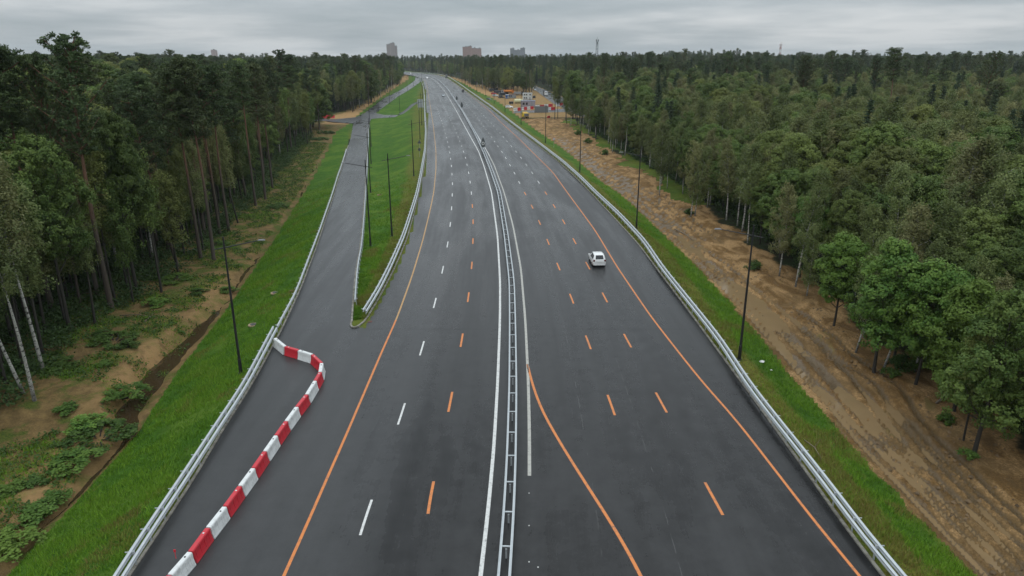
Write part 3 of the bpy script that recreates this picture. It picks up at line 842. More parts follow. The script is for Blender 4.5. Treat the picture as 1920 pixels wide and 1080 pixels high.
BW = [P(a, b, 0.8) for a, b in BP]
names = ['first', 'second', 'third', 'fourth', 'fifth', 'sixth', 'seventh', 'eighth', 'ninth', 'tenth', 'eleventh', 'twelfth', 'thirteenth', 'fourteenth', 'fifteenth', 'sixteenth', 'seventeenth', 'eighteenth']
for i in range(len(BW) - 1):
    red = (i % 2 == 0)
    k = len(BW) - 2 - i
    barrier_block(BW[i], BW[i + 1], 0.004, red, f'{"red" if red else "white"} plastic barrier block, {names[k]} in the curved row counting from the left guardrail', 'red and white barrier blocks closing the lane')
MB().tube([(0, 0, 0), (0, 0, .45)], .02, 6).box((0, 0, .5), (.12, .03, .16)).build('x', M_RED)
tag(bpy.data.objects['x'], 'small red warning lamp on the barrier block at the foot of the picture', 'warning lamp')
bpy.data.objects['x'].location = tuple(P(330, 1047, 0.86)); bpy.data.objects['x'].name = 'warning_lamp'

# ------------------------------------------------------------------ vehicles
M_GLASS = plain('dark_glass', (0.012, 0.014, 0.016), 0.08, 0, 0.05)
M_TYRE = plain('tyre_rubber', (0.015, 0.015, 0.015), 0.8)
M_RIM = plain('wheel_alloy', (0.4, 0.41, 0.42), 0.3, 0.7)
M_TAIL = plain('red_lamp_lens', (0.10, 0.012, 0.012), 0.2)
M_HEADL = plain('clear_lamp_lens', (0.7, 0.72, 0.74), 0.15)
M_PLATE = plain('number_plate', (0.6, 0.6, 0.58), 0.4)
def wheels(g, xs, ys, r, w=.22):
    ty = MB().disc((0, 0, 0), r, 'x', 20, w); rm = MB().disc((0, 0, 0), r * .62, 'x', 14, w + .02)
    tm, rmm = mesh('tyre', ty.V, ty.F, M_TYRE), mesh('rim', rm.V, rm.F, M_RIM)
    for y in ys:
        for x in xs:
            wv = link('wheel', tm, g, (x, y, r)); link('rim', rmm, wv)
def car(loc, head, paintm, label, group=None, L=4.3, W=1.78, Hh=1.64, kindc='car', suv=False):
    """hatchback: nose towards +y"""
    g = thing('parked_car' if group and 'parked' in group else 'car', label, kindc, loc, -head, group)
    hw = W / 2; l = L / 2
    # y, half width low, belt z, belt half width, roof z, roof half width
    S = [(-l, .88, .82, .84, .90, .80), (-l + .06, .96, .92, .93, 1.06, .84), (-l + .24, 1.0, .95, .96, Hh - .27, .80), (-l + .42, 1.0, .97, .96, Hh - .05, .75), (-l + 1.2, 1.0, .97, .96, Hh, .74), (-l + 2.1, 1.0, .96, .96, Hh - .01, .72), (-l + 2.75, 1.0, .94, .95, Hh - .30, .73), (-l + 3.3, 1.0, .93, .94, 1.0, .78), (-l + 3.75, .98, .88, .90, .91, .78), (l - .12, .93, .72, .84, .76, .72), (l, .82, .60, .72, .63, .62)]
    def sec(s):
        y, wl, bz, wb, rz_, wr = s
        return [(hw * wl * .9, y, .24), (hw * wl, y, .36), (hw * wl, y, .62), (hw * wb, y, bz), (hw * wr, y, rz_ - .05), (hw * wr * .82, y, rz_), (-hw * wr * .82, y, rz_), (-hw * wr, y, rz_ - .05), (-hw * wb, y, bz), (-hw * wl, y, .62), (-hw * wl, y, .36), (-hw * wl * .9, y, .24)]
    secs = [sec(s) for s in S]
    MB().loft(secs).build('body', paintm, g, True)
    g_body = g.children[0]
    def pane(name, quads, mat, off=.014):
        mb = MB()
        for qd in quads:
            v = [Vector(p) for p in qd]; c_ = sum(v, Vector()) / 4; n = (v[1] - v[0]).cross(v[3] - v[0]).normalized()
            if n.dot(c_ - Vector((0, c_.y, .8))) < 0 and abs(n.y) < .9: n = -n
            if abs(n.y) >= .5 and n.y * c_.y < 0: n = -n
            v = [c_ + (p - c_) * .88 + n * off for p in v]
            mb.add(v + [p - n * .03 for p in v], [(0, 1, 2, 3), (7, 6, 5, 4), (0, 4, 5, 1), (1, 5, 6, 2), (2, 6, 7, 3), (3, 7, 4, 0)])
        return mb.build(name, mat, g)
    for sd in (0, 1):
        i3, i4 = (3, 4) if sd == 0 else (8, 7)
        for k in (3, 4, 5): pane('side_window', [[secs[k][i3], secs[k + 1][i3], secs[k + 1][i4], secs[k][i4]]], M_GLASS)
    pane('rear_window', [[secs[1][5], secs[1][6], secs[3][6], secs[3][5]]], M_GLASS, .03)
    pane('windscreen', [[secs[5][5], secs[5][6], secs[7][6], secs[7][5]]], M_GLASS, .05)
    for sd in (-1, 1):
        MB().box((sd * hw * .82, -l + .05, .92), (.24, .14, .26), 0, 1, .03).build('tail_light', M_TAIL, g)
        MB().box((sd * hw * .66, l - .10, .66), (.34, .14, .13), 0, 1, .03).build('headlight', M_HEADL, g)
        MB().box((sd * (hw + .08), -l + 3.0, 1.02), (.2, .12, .14), 0, 1, .03).build('door_mirror', paintm, g)
    MB().box((0, -l - .01, .70), (.52, .03, .12)).build('number_plate', M_PLATE, g)
    MB().box((0, -l + .02, .38), (W * .82, .1, .2), 0, 1, .03).build('bumper', paintm, g)
    if suv:
        for sd in (-1, 1): MB().tube([(sd * .52, -l + .9, Hh + .03), (sd * .52, -l + 2.2, Hh + .03)], .025, 6).build('roof_rail', M_RIM, g)
    wheels(g, (-hw + .12, hw - .12), (-l + .82, l - .86), .33)
    return g
CP_W = plain('white_car_paint', (0.72, 0.72, 0.71), 0.22, 0, .04)
CP_K = plain('black_car_paint', (0.012, 0.012, 0.014), 0.2, 0, .05)
CP_S = plain('silver_car_paint', (0.40, 0.44, 0.47), 0.25, .3, .05)
CP_R = plain('red_car_paint', (0.34, 0.02, 0.02), 0.25, 0, .05)
CP_B = plain('blue_paint', (0.03, 0.12, 0.38), 0.35, 0, .08)
CP_G = plain('grey_paint', (0.22, 0.23, 0.24), 0.4, 0, .08)
CP_O = plain('orange_truck_paint', (0.62, 0.20, 0.03), 0.4, 0, .08)
CP_Y = plain('yellow_machine_paint', (0.62, 0.40, 0.03), 0.45, 0, .08)
p = P(1119, 493); car(tuple(p[:2]) + (.0,), RB.heading(p[1]), CP_W, 'white hatchback driving away in the right-hand lane', L=4.2)
p = P(868, 172); car(tuple(p[:2]) + (.0,), RB.heading(p[1]), CP_K, 'black SUV driving away on the far right carriageway', W=1.9, Hh=1.75, suv=True)
p = P(831, 180.5); car(tuple(p[:2]) + (.0,), LA.heading(p[1]) + math.pi, CP_S, 'silver car coming towards the camera on the far left carriageway')
p = P(801, 147.5); car(tuple(p[:2]) + (.0,), YL.heading(p[1]) + math.pi, CP_W, 'white van-like car coming round the far bend', W=2.0, Hh=2.1, L=4.9)
p = P(769, 138.5); car(tuple(p[:2]) + (.0,), math.pi - 0.8, CP_W, 'tiny white car farthest away on the bend', W=1.9, Hh=1.9)
def truck(loc, head, cabm, boxm, label, tank=False, L=9.0, boxh=2.6, group=None):
    g = thing('truck', label, 'truck', loc, -head, group)
    y0 = -L / 2; yc = L / 2 - 1.9
    cab = [[(-1.2, y, .55), (1.2, y, .55), (1.22, y, 1.5), (1.12 * k, y, h), (-1.12 * k, y, h), (-1.22, y, 1.5)] for y, h, k in ((yc, 2.95, 1), (yc + .7, 3.0, 1), (yc + 1.45, 2.75, .97), (yc + 1.85, 1.7, .97), (yc + 1.9, 1.2, .97))]
    MB().loft(cab).build('cab', cabm, g)
    MB().box((0, yc + 1.70, 2.15), (2.0, .12, .85), 0, 1, .03).build('windscreen', M_GLASS, g).rotation_euler = (0, 0, 0)
    for sd in (-1, 1):
        MB().box((sd * 1.17, yc + .95, 2.15), (.08, .9, .7), 0, 1, .02).build('side_window', M_GLASS, g)
        MB().box((sd * .85, yc + 1.92, .85), (.35, .08, .22), 0, 1, .02).build('headlight', M_HEADL, g)
    MB().box((0, 0, .75), (.9, L - .6, .25)).build('chassis', M_BLACK, g)
    ln = yc - .25 - y0
    if tank:
        secs = []
        for y, k in ((y0 + .1, .85), (y0 + .25, 1), (y0 + ln - .15, 1), (y0 + ln, .85)):
            secs.append([(1.2 * k * math.cos(t), y, 1.95 + .95 * k * math.sin(t)) for t in np.linspace(0, 2 * math.pi, 18)[:-1]])
        MB().loft(secs).build('tank', boxm, g)
        MB().box((0, y0 + ln / 2, 2.95), (.5, ln * .7, .12)).build('walkway', M_BLACK, g)
    else:
        MB().box((0, y0 + ln / 2, 1.0 + boxh / 2), (2.45, ln, boxh), 0, 1, .05).build('cargo_box', boxm, g)
        MB().box((0, y0 - .02, 1.0 + boxh / 2), (2.2, .05, boxh - .3)).build('rear_door', M_LUM, g)
    wheels(g, (-1.05, 1.05), (y0 + 1.0, y0 + 2.2, yc + 1.0), .48, .3)
    return g
M_DARKTARP = plain('dark_tarpaulin', (0.03, 0.035, 0.045), 0.6)
p = P(837, 146); truck(tuple(p[:2]) + (.0,), OR_.heading(p[1]), CP_G, CP_G, 'grey box truck driving away near the far bend', L=8)
p = P(1022.5, 179, ZR); truck((p[0], p[1], ZR + .06), XS2L.heading(p[1]) + math.pi, CP_W, M_DARKTARP, 'white-cabbed truck with dark trailer on the second highway', L=13)
p = P(998.5, 166.5, ZR); car((p[0], p[1], ZR + .06), XS2L.heading(p[1]) + math.pi, CP_W, 'white car far along the second highway', W=2.1, Hh=2.2, L=5)
p = P(1003, 170, ZR); car((p[0], p[1], ZR + .06), XS2L.heading(p[1]) + math.pi, CP_S, 'pale car following the white car on the second highway')

# ---- construction yard
YZ = ZR
def yp(a, b): 
    p = P(a, b, YZ); return (p[0], p[1], YZ)
truck(yp(954, 175.5), R(80), CP_O, CP_O, 'orange tank truck parked at the edge of the forest', tank=True, L=8.5)
for i, (a, b, hd, cm, bm) in enumerate([(925, 172, 70, CP_K, M_DARKTARP), (936, 176, 100, CP_G, M_DARKTARP), (944, 180.5, 60, CP_K, M_DARKTARP), (973, 179, 85, CP_K, CP_G)]):
    truck(yp(a, b), R(hd), cm, bm, ['black truck with tarpaulin body at the left end of the parked trucks', 'grey-cabbed truck with dark body in the middle of the parked trucks', 'black truck nose to the blue booth in the yard', 'dark truck standing behind the grey site cabin'][i], L=7.5, boxh=1.6, group='trucks parked in the construction yard')
for i, (a, b, cm, lb) in enumerate([(926, 177, CP_R, 'red car parked before the dark trucks'), (929, 181, CP_S, 'silver car parked at the front of the yard'), (955, 202.5, CP_W, 'white car on the dirt beside the right verge'), (917, 188.5, CP_K, 'black car on the dirt track by the right guardrail'), (940, 184, CP_K, 'black car beside the blue booth')]):
    car(yp(a, b), R([95, 100, 100, 140, 80][i]), cm, lb, 'cars parked in the construction yard')
M_CAB = plain('grey_white_cladding', (0.50, 0.53, 0.53), 0.5)
M_MAUVE = plain('mauve_grey_cladding', (0.27, 0.24, 0.27), 0.6)
M_CABROOF = plain('blue_grey_roof', (0.13, 0.20, 0.33), 0.5)
M_RUST = plain('rusty_steel', (0.20, 0.07, 0.03), 0.8)
def cabin(loc, rz, dims, wallm, roofm, label, storeys=1, group='site cabins'):
    g = thing('site_cabin', label, 'cabin', loc, rz, group)
    w, d, h = dims
    MB().box((0, 0, h / 2 + .15), (w, d, h), 0, 1, .04).build('wall', wallm, g)
    MB().box((0, 0, h + .22), (w + .25, d + .25, .16), 0, .97).build('roof', roofm, g)
    MB().box((0, 0, .08), (w - .3, d - .3, .18)).build('skid', M_BLACK, g)
    for s in range(storeys):
        z = .15 + h / storeys * (s + .55)
        for k, x in enumerate((-w * .3, -w * .08, w * .3)):
            if k == 2 and s == 0: continue
            f_ = MB().box((x, -d / 2 - .02, z), (w * .14, .08, h / storeys * .38)).build('window', M_GLASS, g)
            MB().box((x, -d / 2 - .02, z - h / storeys * .22), (w * .17, .14, .06)).build('sill', M_CAB, f_)
    MB().box((w * .28, -d / 2 - .02, .15 + h / storeys * .42), (.95, .08, h / storeys * .8)).build('door', CP_G, g)
    if storeys > 1:
        st = MB()
        for k in range(8): st.box((w * .5 + .5, -d / 2 + .3 + k * .28, .25 + k * h / storeys / 8), (.9, .28, .06))
        st.build('stair', M_BLACK, g)
    return g
cabin(yp(989, 187), R(-6), (6.4, 3.0, 4.2), M_CAB, M_CAB, 'two-storey pale grey site cabin with dark windows', 2)
cabin(yp(990, 200.8), R(-3), (8.4, 3.4, 3.4), M_MAUVE, M_CABROOF, 'mauve-grey site cabin with a blue-grey roof')
cabin(yp(960.5, 184), R(-10), (5.2, 2.6, 2.5), CP_G, M_RUST, 'low grey container with a rusty roof between the booth and the cabin')
cabin(yp(951, 184.8), R(5), (2.2, 2.2, 2.5), CP_B, CP_W, 'small bright blue booth with a white roof')
# concrete ring / pale tank
g = thing('storage_tank', 'pale yellow storage tank lying beside the mauve cabin', 'tank', yp(972, 194), R(10))
secs = []
for x, k in ((-2.6, .8), (-2.35, 1), (2.35, 1), (2.6, .8)): secs.append([(x, 1.3 * k * math.cos(t), 1.5 + 1.3 * k * math.sin(t)) for t in np.linspace(0, 2 * math.pi, 19)[:-1]])
MB().loft(secs).build('tank', plain('pale_yellow_paint', (0.52, 0.50, 0.30), 0.5), g)
for x in (-1.6, 1.6): MB().box((x, 0, .2), (.4, 2.2, .4)).build('saddle', M_BLACK, g)
MB().disc((0, 0, 2.85), .35, 'z', 12, .25).build('hatch', CP_G, g)
def generator(loc, rz, col, label):
    g = thing('generator', label, 'generator', loc, rz)
    MB().box((0, 0, 1.0), (2.6, 1.3, 1.3), 0, .96, .06).build('housing', col, g)
    MB().box((-.6, -.66, 1.05), (.9, .05, .7)).build('grille', M_BLACK, g)
    MB().tube([(.8, 0, 1.6), (.8, 0, 2.1)], .07, 8).build('exhaust', M_BLACK, g)
    wheels(g, (-.7, .7), (-.5, .5), .3, .18)
generator(yp(958.5, 195.5), R(20), M_DARKTARP, 'small dark generator on wheels on the open dirt')
generator(yp(1001.5, 184), R(70), M_DARKTARP, 'dark generator at the right end of the two-storey cabin')
truck(yp(985, 222), R(-8), CP_Y, CP_Y, 'yellow tipper at the edge of the dirt by the right verge', L=6.5, boxh=1.7)
M_HOARD = plain('grey_hoarding', (0.13, 0.14, 0.145), 0.7)
g = thing('hoarding', 'grey solid hoarding panel between the two runs of barrier blocks', 'hoarding', yp(1015, 211.5), R(-3))
MB().box((0, 0, 1.75), (7.2, .12, 3.2)).build('panel', M_HOARD, g)
for x in (-3.4, 0, 3.4): MB().box((x, .16, 1.6), (.14, .16, 3.4)).build('post', M_BLACK, g)
k = 0
rowA = [(963, 208.5), (970, 207.6), (976, 207), (982, 206.3), (988, 205.6), (994, 205), (1000, 204.3)]
rowB = [(1004, 203), (1012, 202.2), (1020, 201.4), (1028, 200.5), (1036, 199.5)]
rowC = [(1026, 207), (1033, 206.5), (1040, 206)]
rowD = [(1043, 199.5), (1049, 198.2), (1055, 197)]
for rw, nm_ in ((rowA, 'row left of the grey hoarding'), (rowB, 'row behind the grey hoarding'), (rowC, 'row right of the grey hoarding'), (rowD, 'row nearest the second highway')):
    for i in range(len(rw) - 1):
        a, b = yp(*rw[i]), yp(*rw[i + 1]); red = i % 2 == 1
        barrier_block(a, b, YZ, red, f'{"red" if red else "white"} barrier block, {names[i]} from the left in the {nm_}', 'barrier blocks at the yard entrance', 1.6)
M_ORP = plastic('orange_plastic', (0.62, 0.10, 0.03))
barrier_block(yp(1026.5, 222.5), yp(1031, 221.5), YZ, True, 'lone red barrier block lying on the dirt by the trees', 'lone barrier block', 1.2)
a, b = P(603, 222, -3), P(628, 221.2, -3)
for i in range(3):
    p0 = a + (b - a) * (i / 3); p1 = a + (b - a) * ((i + 1) / 3)
    barrier_block(p0, p1, -2.97, True, f'bright red barrier block closing the side road, {["left", "middle", "right"][i]} one of three', 'red barrier blocks closing the side road', 1.5)
g = thing('concrete_beam', 'dark blocks laid across the side road beside the red barriers', 'barrier', tuple(P(594, 223, -2.97)), 0)
MB().box((-1.9, 0, .45), (3.6, .7, .9), 0, .8, .05).box((1.95, 0, .42), (3.5, .7, .84), 0, .8, .05).build('block', M_BLACK, g)

# ------------------------------------------------------------------ signs
M_SIGNBACK = plain('dark_grey_sign', (0.075, 0.085, 0.085), 0.6)
M_SIGNW = plain('white_sign_face', (0.6, 0.6, 0.58), 0.5)
M_SIGNR = plain('red_sign_rim', (0.40, 0.06, 0.05), 0.5)
def sign_pointed(a, b, f, sc, label, disc=True):
    p = P(a, b, 0.0)
    g = thing('median_sign', label, 'sign', (p[0], p[1], 0), -f.heading(p[1]), 'pointed signs standing in the median')
    pr = [(-.42, 1.2), (.42, 1.2), (.62, 1.7), (.66, 2.4), (.5, 3.1), (.2, 3.75), (0, 4.2), (-.2, 3.75), (-.5, 3.1), (-.66, 2.4), (-.62, 1.7)]
    MB().loft([[(x * sc, y, z * sc) for x, z in pr] for y in (-.04, .04)]).build('panel', M_SIGNBACK, g)
    for x in (-.25, .25): MB().tube([(x * sc, .08, 0), (x * sc, .08, 1.9 * sc)], .05, 8).build('post', M_STEEL, g)
    if disc:
        d = MB().disc((0, -.07, 2.35 * sc), .47 * sc, 'y', 24, .04).build('disc', M_SIGNW, g)
        MB().disc((0, -.10, 2.35 * sc), .25 * sc, 'y', 20, .03).build('centre', M_SIGNBACK, d)
sign_pointed(906, 284, MED, 1.0, 'pointed grey sign with a round white disc standing in the median, nearest one')
sign_pointed(866, 206, MED, 1.0, 'plain pointed grey sign in the median, the middle one of three', False)
sign_pointed(856.5, 191, MED, .9, 'plain pointed grey sign in the median, the farthest of three', False)
p = P(1038.5, 275, -1.0); z0 = gz(p[0], p[1])
g = thing('road_sign', 'round white road sign facing the camera on the right grass verge', 'sign', (p[0], p[1], z0), 0)
MB().tube([(0, 0.05, 0), (0, 0.05, 3.1)], .04, 8).build('post', M_STEEL, g)
d = MB().disc((0, -.02, 2.7), .48, 'y', 24, .03).build('disc', M_SIGNR, g)
MB().disc((0, -.05, 2.7), .38, 'y', 24, .03).build('face', M_SIGNW, d)
MB().box((-.09, -.075, 2.7), (.14, .02, .22)).box((.1, -.075, 2.7), (.12, .02, .22)).build('numeral', M_BLACK, d)
p = P(795, 206, 0); 
g = thing('sign_board', 'pale grey sign board on posts beside the left highway guardrail', 'sign', (float(GGR(p[1])) - 2.2, p[1], gz(float(GGR(p[1])) - 2.2, p[1])), 0)
MB().box((0, 0, 3.3), (3.0, .08, 4.2)).build('board', plain('pale_grey_sign', (0.34, 0.36, 0.37), 0.5), g)
for x in (-1.1, 1.1): MB().tube([(x, .1, 0), (x, .1, 5.2)], .07, 8).build('post', M_STEEL, g)
p = P(796, 158, 0)
g = thing('sign_board', 'far grey sign board at the left edge of the highway before the bend', 'sign', (float(GGR(p[1])) - 1.2, p[1], gz(float(GGR(p[1])) - 1.2, p[1])), 0)
MB().box((0, 0, 4.2), (3.0, .08, 3.2)).build('board', MATS['pale_grey_sign'], g)
for x in (-1.1, 1.1): MB().tube([(x, .1, 0), (x, .1, 4.2)], .07, 8).build('post', M_STEEL, g)
for i, (a, b) in enumerate([(793, 300), (790, 292)]):
    p = P(787, [297, 283][i], -.3); z0 = gz(p[0], p[1])
    g = thing('road_sign', ['low round grey sign on the wedge by the highway guardrail', 'grey triangular sign behind the low round one on the wedge'][i], 'sign', (p[0], p[1], z0), 0)
    MB().tube([(0, .05, 0), (0, .05, 2.4)], .035, 8).build('post', M_STEEL, g)
    if i == 0: MB().disc((0, 0, 2.1), .4, 'y', 20, .03).build('plate', M_SIGNBACK, g)
    else: MB().loft([[(-.65, y, 1.9), (.65, y, 1.9), (0, y, 3.0)] for y in (-.02, .02)]).build('plate', M_SIGNBACK, g)
# drainage chute down the embankment beyond the spur
M_CHUTE = plain('wet_dark_concrete', (0.035, 0.037, 0.036), 0.5)
ca, cb = P(789, 190, 0), P(751, 214, -2.6)
secs = []
for t in np.linspace(0, 1, 14):
    p = ca + (cb - ca) * t; z = gz(p[0], p[1]); d = Vector((cb - ca)[:2]).normalized(); nx, ny = -d.y, d.x
    secs.append([(p[0] + nx * o, p[1] + ny * o, z + h) for o, h in ((-1.1, -.1), (1.1, -.1), (1.1, .35), (.8, .35), (.7, .08), (-.7, .08), (-.8, .35), (-1.1, .35))])
kind(MB().loft(secs).build('drainage_chute', M_CHUTE), 'thing'); o = bpy.data.objects['drainage_chute']; tag(o, 'dark concrete drainage chute running down the embankment', 'drainage chute')
# manholes, drains, litter, logs
M_GRATE = plain('rusty_grate', (0.16, 0.045, 0.03), 0.7)
for i, (a, b, z) in enumerate([(475, 610, -2.0), (516, 550, -2.0), (712, 366, -1.2)]):
    p = P(a, b, z)
    for _ in range(5): p = P(a, b, gz(p[0], p[1]))
    g = thing('manhole', ['sandy ringed manhole in the left grass slope, the nearer one', 'sandy ringed manhole in the left grass slope, the farther one', 'reddish manhole in the grass of the wedge'][i], 'manhole', tuple(p))
    MB().disc((0, 0, .04), .55, 'z', 18, .12).build('ring', plain('sandy_concrete', (0.30, 0.22, 0.14), 0.9), g)
    MB().disc((0, 0, .12), .32, 'z', 16, .06).build('cover', M_GRATE if i == 2 else M_CHUTE, g)
for i, (a, b) in enumerate([(548, 545), (692, 603)]):
    p = P(a, b, 0)
    g = thing('drain_grate', ['small rusty drain grate at the left edge of the service road', 'rusty drain grate beside the tip of the wedge'][i], 'drain', (p[0], p[1], .004))
    MB().box((0, 0, .012), (.62, .42, .02)).build('frame', M_GRATE, g)
    mb = MB()
    for k_ in range(5): mb.box((-.22 + k_ * .11, 0, .026), (.05, .34, .012))
    mb.build('bar', M_BLACK, g)
def bag(a, b, z, s, label):
    p = P(a, b, z)
    for _ in range(4): p = P(a, b, gz(p[0], p[1]))
    V = []; n = 9
    rr = np.random.default_rng(int(a))
    secs = []
    for i in range(6):
        t = i / 5; r = s * math.sin(math.pi * (0.12 + .8 * t)); secs.append([(r * math.cos(2 * math.pi * k / n) * rr.uniform(.7, 1.2), r * math.sin(2 * math.pi * k / n) * rr.uniform(.7, 1.2), s * .9 * t) for k in range(n)])
    o = MB().loft(secs).build('litter_bag', M_SIGNW, None, False, tuple(p)); tag(o, label, 'litter')
bag(1429, 680, -1, .26, 'crumpled white litter lying in the right grass verge'); bag(1446, 695, -1, .13, 'small scrap of white litter below the crumpled one on the verge')
M_LOG = plain('grey_dead_wood', (0.16, 0.125, 0.09), 0.9, 0, .3)
def log(a, b, c_, d_, z, r, label):
    p, q_ = P(a, b, z), P(c_, d_, z)
    for _ in range(4): p, q_ = P(a, b, gz(p[0], p[1])), P(c_, d_, gz(q_[0], q_[1]))
    m = (Vector(p) + Vector(q_)) / 2; up = Vector((0, 0, r * .8)); m2 = m + Vector((.15, .1, .12))
    mb = MB().tube([Vector(p) + up - m, m2 + up - m, Vector(q_) + up - m], [r, r * .85, r * .5], 7)
    mb.tube([m2 + up - m, m2 + up - m + Vector((.5, .3, .5))], [r * .5, r * .15], 5)
    tag(mb.build('fallen_branch', M_LOG, None, True, tuple(m)), label, 'branch')
log(1755, 757, 1786, 736, -1.5, .10, 'pale bare branch lying on the dirt before the right trees')
log(1508, 826, 1540, 862, -1, .05, 'thin dead stick in the dry grass by the right guardrail')
log(270, 605, 287, 590, -3.5, .09, 'pale log lying among weeds left of the ditch')
log(225, 592, 288, 594, -3.5, .07, 'reddish thin log lying across the weeds left of the ditch')
log(380, 410, 420, 392, -3.5, .14, 'fallen trunk among the pines at the forest edge')
log(1265, 430, 1300, 452, -1.5, .10, 'dark fallen branch at the edge of the right birches')

# ------------------------------------------------------------------ far buildings and masts
def pane_grid_mat(name, wall, win, sx, sz):
    """cladding with rows of recessed dark panes drawn small"""
    q = NT(name); c = q.coords('Object')
    s = q.n('ShaderNodeSeparateXYZ'); q.t.links.new(c, s.inputs[0])
    h = q.math('FRACT', q.math('DIVIDE', q.math('ADD', s.outputs[0], s.outputs[1]), sx)); v = q.math('FRACT', q.math('DIVIDE', s.outputs[2], sz))
    w = q.math('MULTIPLY', q.math('LESS_THAN', q.math('ABSOLUTE', q.math('SUBTRACT', h, .5)), .28), q.math('LESS_THAN', q.math('ABSOLUTE', q.math('SUBTRACT', v, .5)), .26))
    return q.set(Base_Color=q.mix(w, wall, win), Roughness=.7)
def tower(px, D, blocks, wall, label):
    X = (px - 960) / F_PX * D * CP
    base = 0.0
    g = thing('apartment_building', label, 'building', (X, D, base), math.atan2(-X, D) * .6)
    wm = pane_grid_mat(label[:20], wall, tuple(x * .35 for x in wall), 3.4, 3.1)
    for x, y, w, d, h in blocks:
        MB().box((x, y, h / 2), (w, d, h)).build('block', wm, g)
        MB().box((x, y, h + .5), (w + .6, d + .6, 1.0)).build('parapet', CP_G, g)
        MB().box((x + w * .15, y, h + 2.2), (w * .3, d * .4, 2.4)).build('roof_house', CP_G, g)
tower(734, 2300, [(-7, 0, 13, 15, 58), (5, -2, 13, 15, 62), (14, 1, 9, 14, 53)], (0.30, 0.27, 0.27), 'pale high-rise tower above the trees left of the highway bend')
tower(886, 2500, [(-24, 0, 18, 15, 53), (-9, 1, 14, 15, 55), (5, 0, 16, 15, 49), (21, 1, 18, 15, 48)], (0.34, 0.22, 0.19), 'long pinkish apartment block above the trees right of the bend')
tower(969, 2800, [(-17, 0, 16, 15, 51), (2, 2, 24, 15, 45), (22, 0, 18, 15, 52)], (0.20, 0.21, 0.23), 'grey stepped apartment block half hidden by the treetops')
tower(401, 2700, [(0, 0, 15, 13, 45), (9, 1, 7, 11, 42)], (0.42, 0.32, 0.30), 'small pale pink block far above the left forest')
def mast(px, D, h, cols, label):
    X = (px - 960) / F_PX * D * CP
    g = thing('radio_mast', label, 'mast', (X, D, 0), 0)
    n = 8
    for i in range(n):
        z0_, z1_ = h * i / n, h * (i + 1) / n; mb = MB()
        w0, w1 = 2.6 - 1.2 * i / n, 2.6 - 1.2 * (i + 1) / n
        for sx, sy in ((-1, -1), (1, -1), (1, 1), (-1, 1)):
            mb.tube([(sx * w0, sy * w0, z0_), (sx * w1, sy * w1, z1_)], .32, 5)
            mb.tube([(sx * w0, sy * w0, z0_), (sy * w1 * -1, sx * w1, z1_)], .2, 4)
        mb.build('lattice_section', cols[i % len(cols)], g)
    for k in range(4):
        a = k * math.pi / 2
        MB().box((2.4 * math.cos(a), 2.4 * math.sin(a), h - 2 - (k % 2) * 5), (.9, .9, 4.2)).build('antenna', cols[0], g)
    MB().tube([(0, 0, h), (0, 0, h + 5)], .25, 6).build('spike', cols[0], g)
mast(1119, 1500, 57, [M_SIGNBACK], 'dark grey radio mast above the forest right of the highway')
mast(1462, 1900, 54, [plain('mast_red', (0.30, 0.07, 0.06), .6), plain('mast_white', (0.5, 0.45, 0.44), .6)], 'reddish radio mast far above the right forest')
# ------------------------------------------------------------------ trees
def leaf_mat(name, c1, c2, c3, trans=0.25):
    """foliage: every leaf has its own tint, every tree its own cast"""
    q = NT(name)
    t = q.attr('tint').outputs['Fac']
    oi = q.n('ShaderNodeObjectInfo').outputs['Random']
    col = q.mix(t, c1, c2)
    col = q.mix(q.math('MULTIPLY', q.ss(oi, 0.35, 1.0), 0.75), col, c3)
    v = q.n('ShaderNodeVectorMath', operation='SCALE'); q.put(v.inputs[0], col)
    q.put(v.inputs['Scale'], q.math('MULTIPLY_ADD', q.math('FRACT', q.math('MULTIPLY', oi, 7.31)), 0.55, 0.72))
    q.set(Base_Color=v.outputs[0], Roughness=0.65)
    q.b.inputs['Specular IOR Level'].default_value = 0.25
    tr = q.n('ShaderNodeBsdfTranslucent'); q.put(tr.inputs['Color'], v.outputs[0])
    mx = q.n('ShaderNodeMixShader'); mx.inputs[0].default_value = trans
    q.t.links.new(q.b.outputs[0], mx.inputs[1]); q.t.links.new(tr.outputs[0], mx.inputs[2])
    q.t.links.new(mx.outputs[0], q.t.nodes['Material Output'].inputs['Surface'])
    return q.m
L_BROAD = leaf_mat('broadleaf_foliage', (0.061, 0.110, 0.024), (0.161, 0.220, 0.051), (0.198, 0.210, 0.059), .35)
L_SHADE = leaf_mat('undergrowth_foliage', (0.020, 0.046, 0.012), (0.055, 0.095, 0.024), (0.05, 0.085, 0.02))  # darker than broadleaf_foliage: shade of the forest interior is put into the leaf colour
L_BRIGHT = leaf_mat('bright_foliage', (0.071, 0.156, 0.028), (0.189, 0.293, 0.054), (0.179, 0.270, 0.046), .35)
L_BIRCH = leaf_mat('birch_foliage', (0.093, 0.127, 0.039), (0.195, 0.222, 0.076), (0.217, 0.203, 0.088), .35)
L_PINE = leaf_mat('pine_needles', (0.038, 0.066, 0.024), (0.097, 0.135, 0.044), (0.097, 0.112, 0.041), 0.15)
L_SPRUCE = leaf_mat('spruce_needles', (0.024, 0.049, 0.023), (0.059, 0.092, 0.038), (0.054, 0.081, 0.035), 0.15)
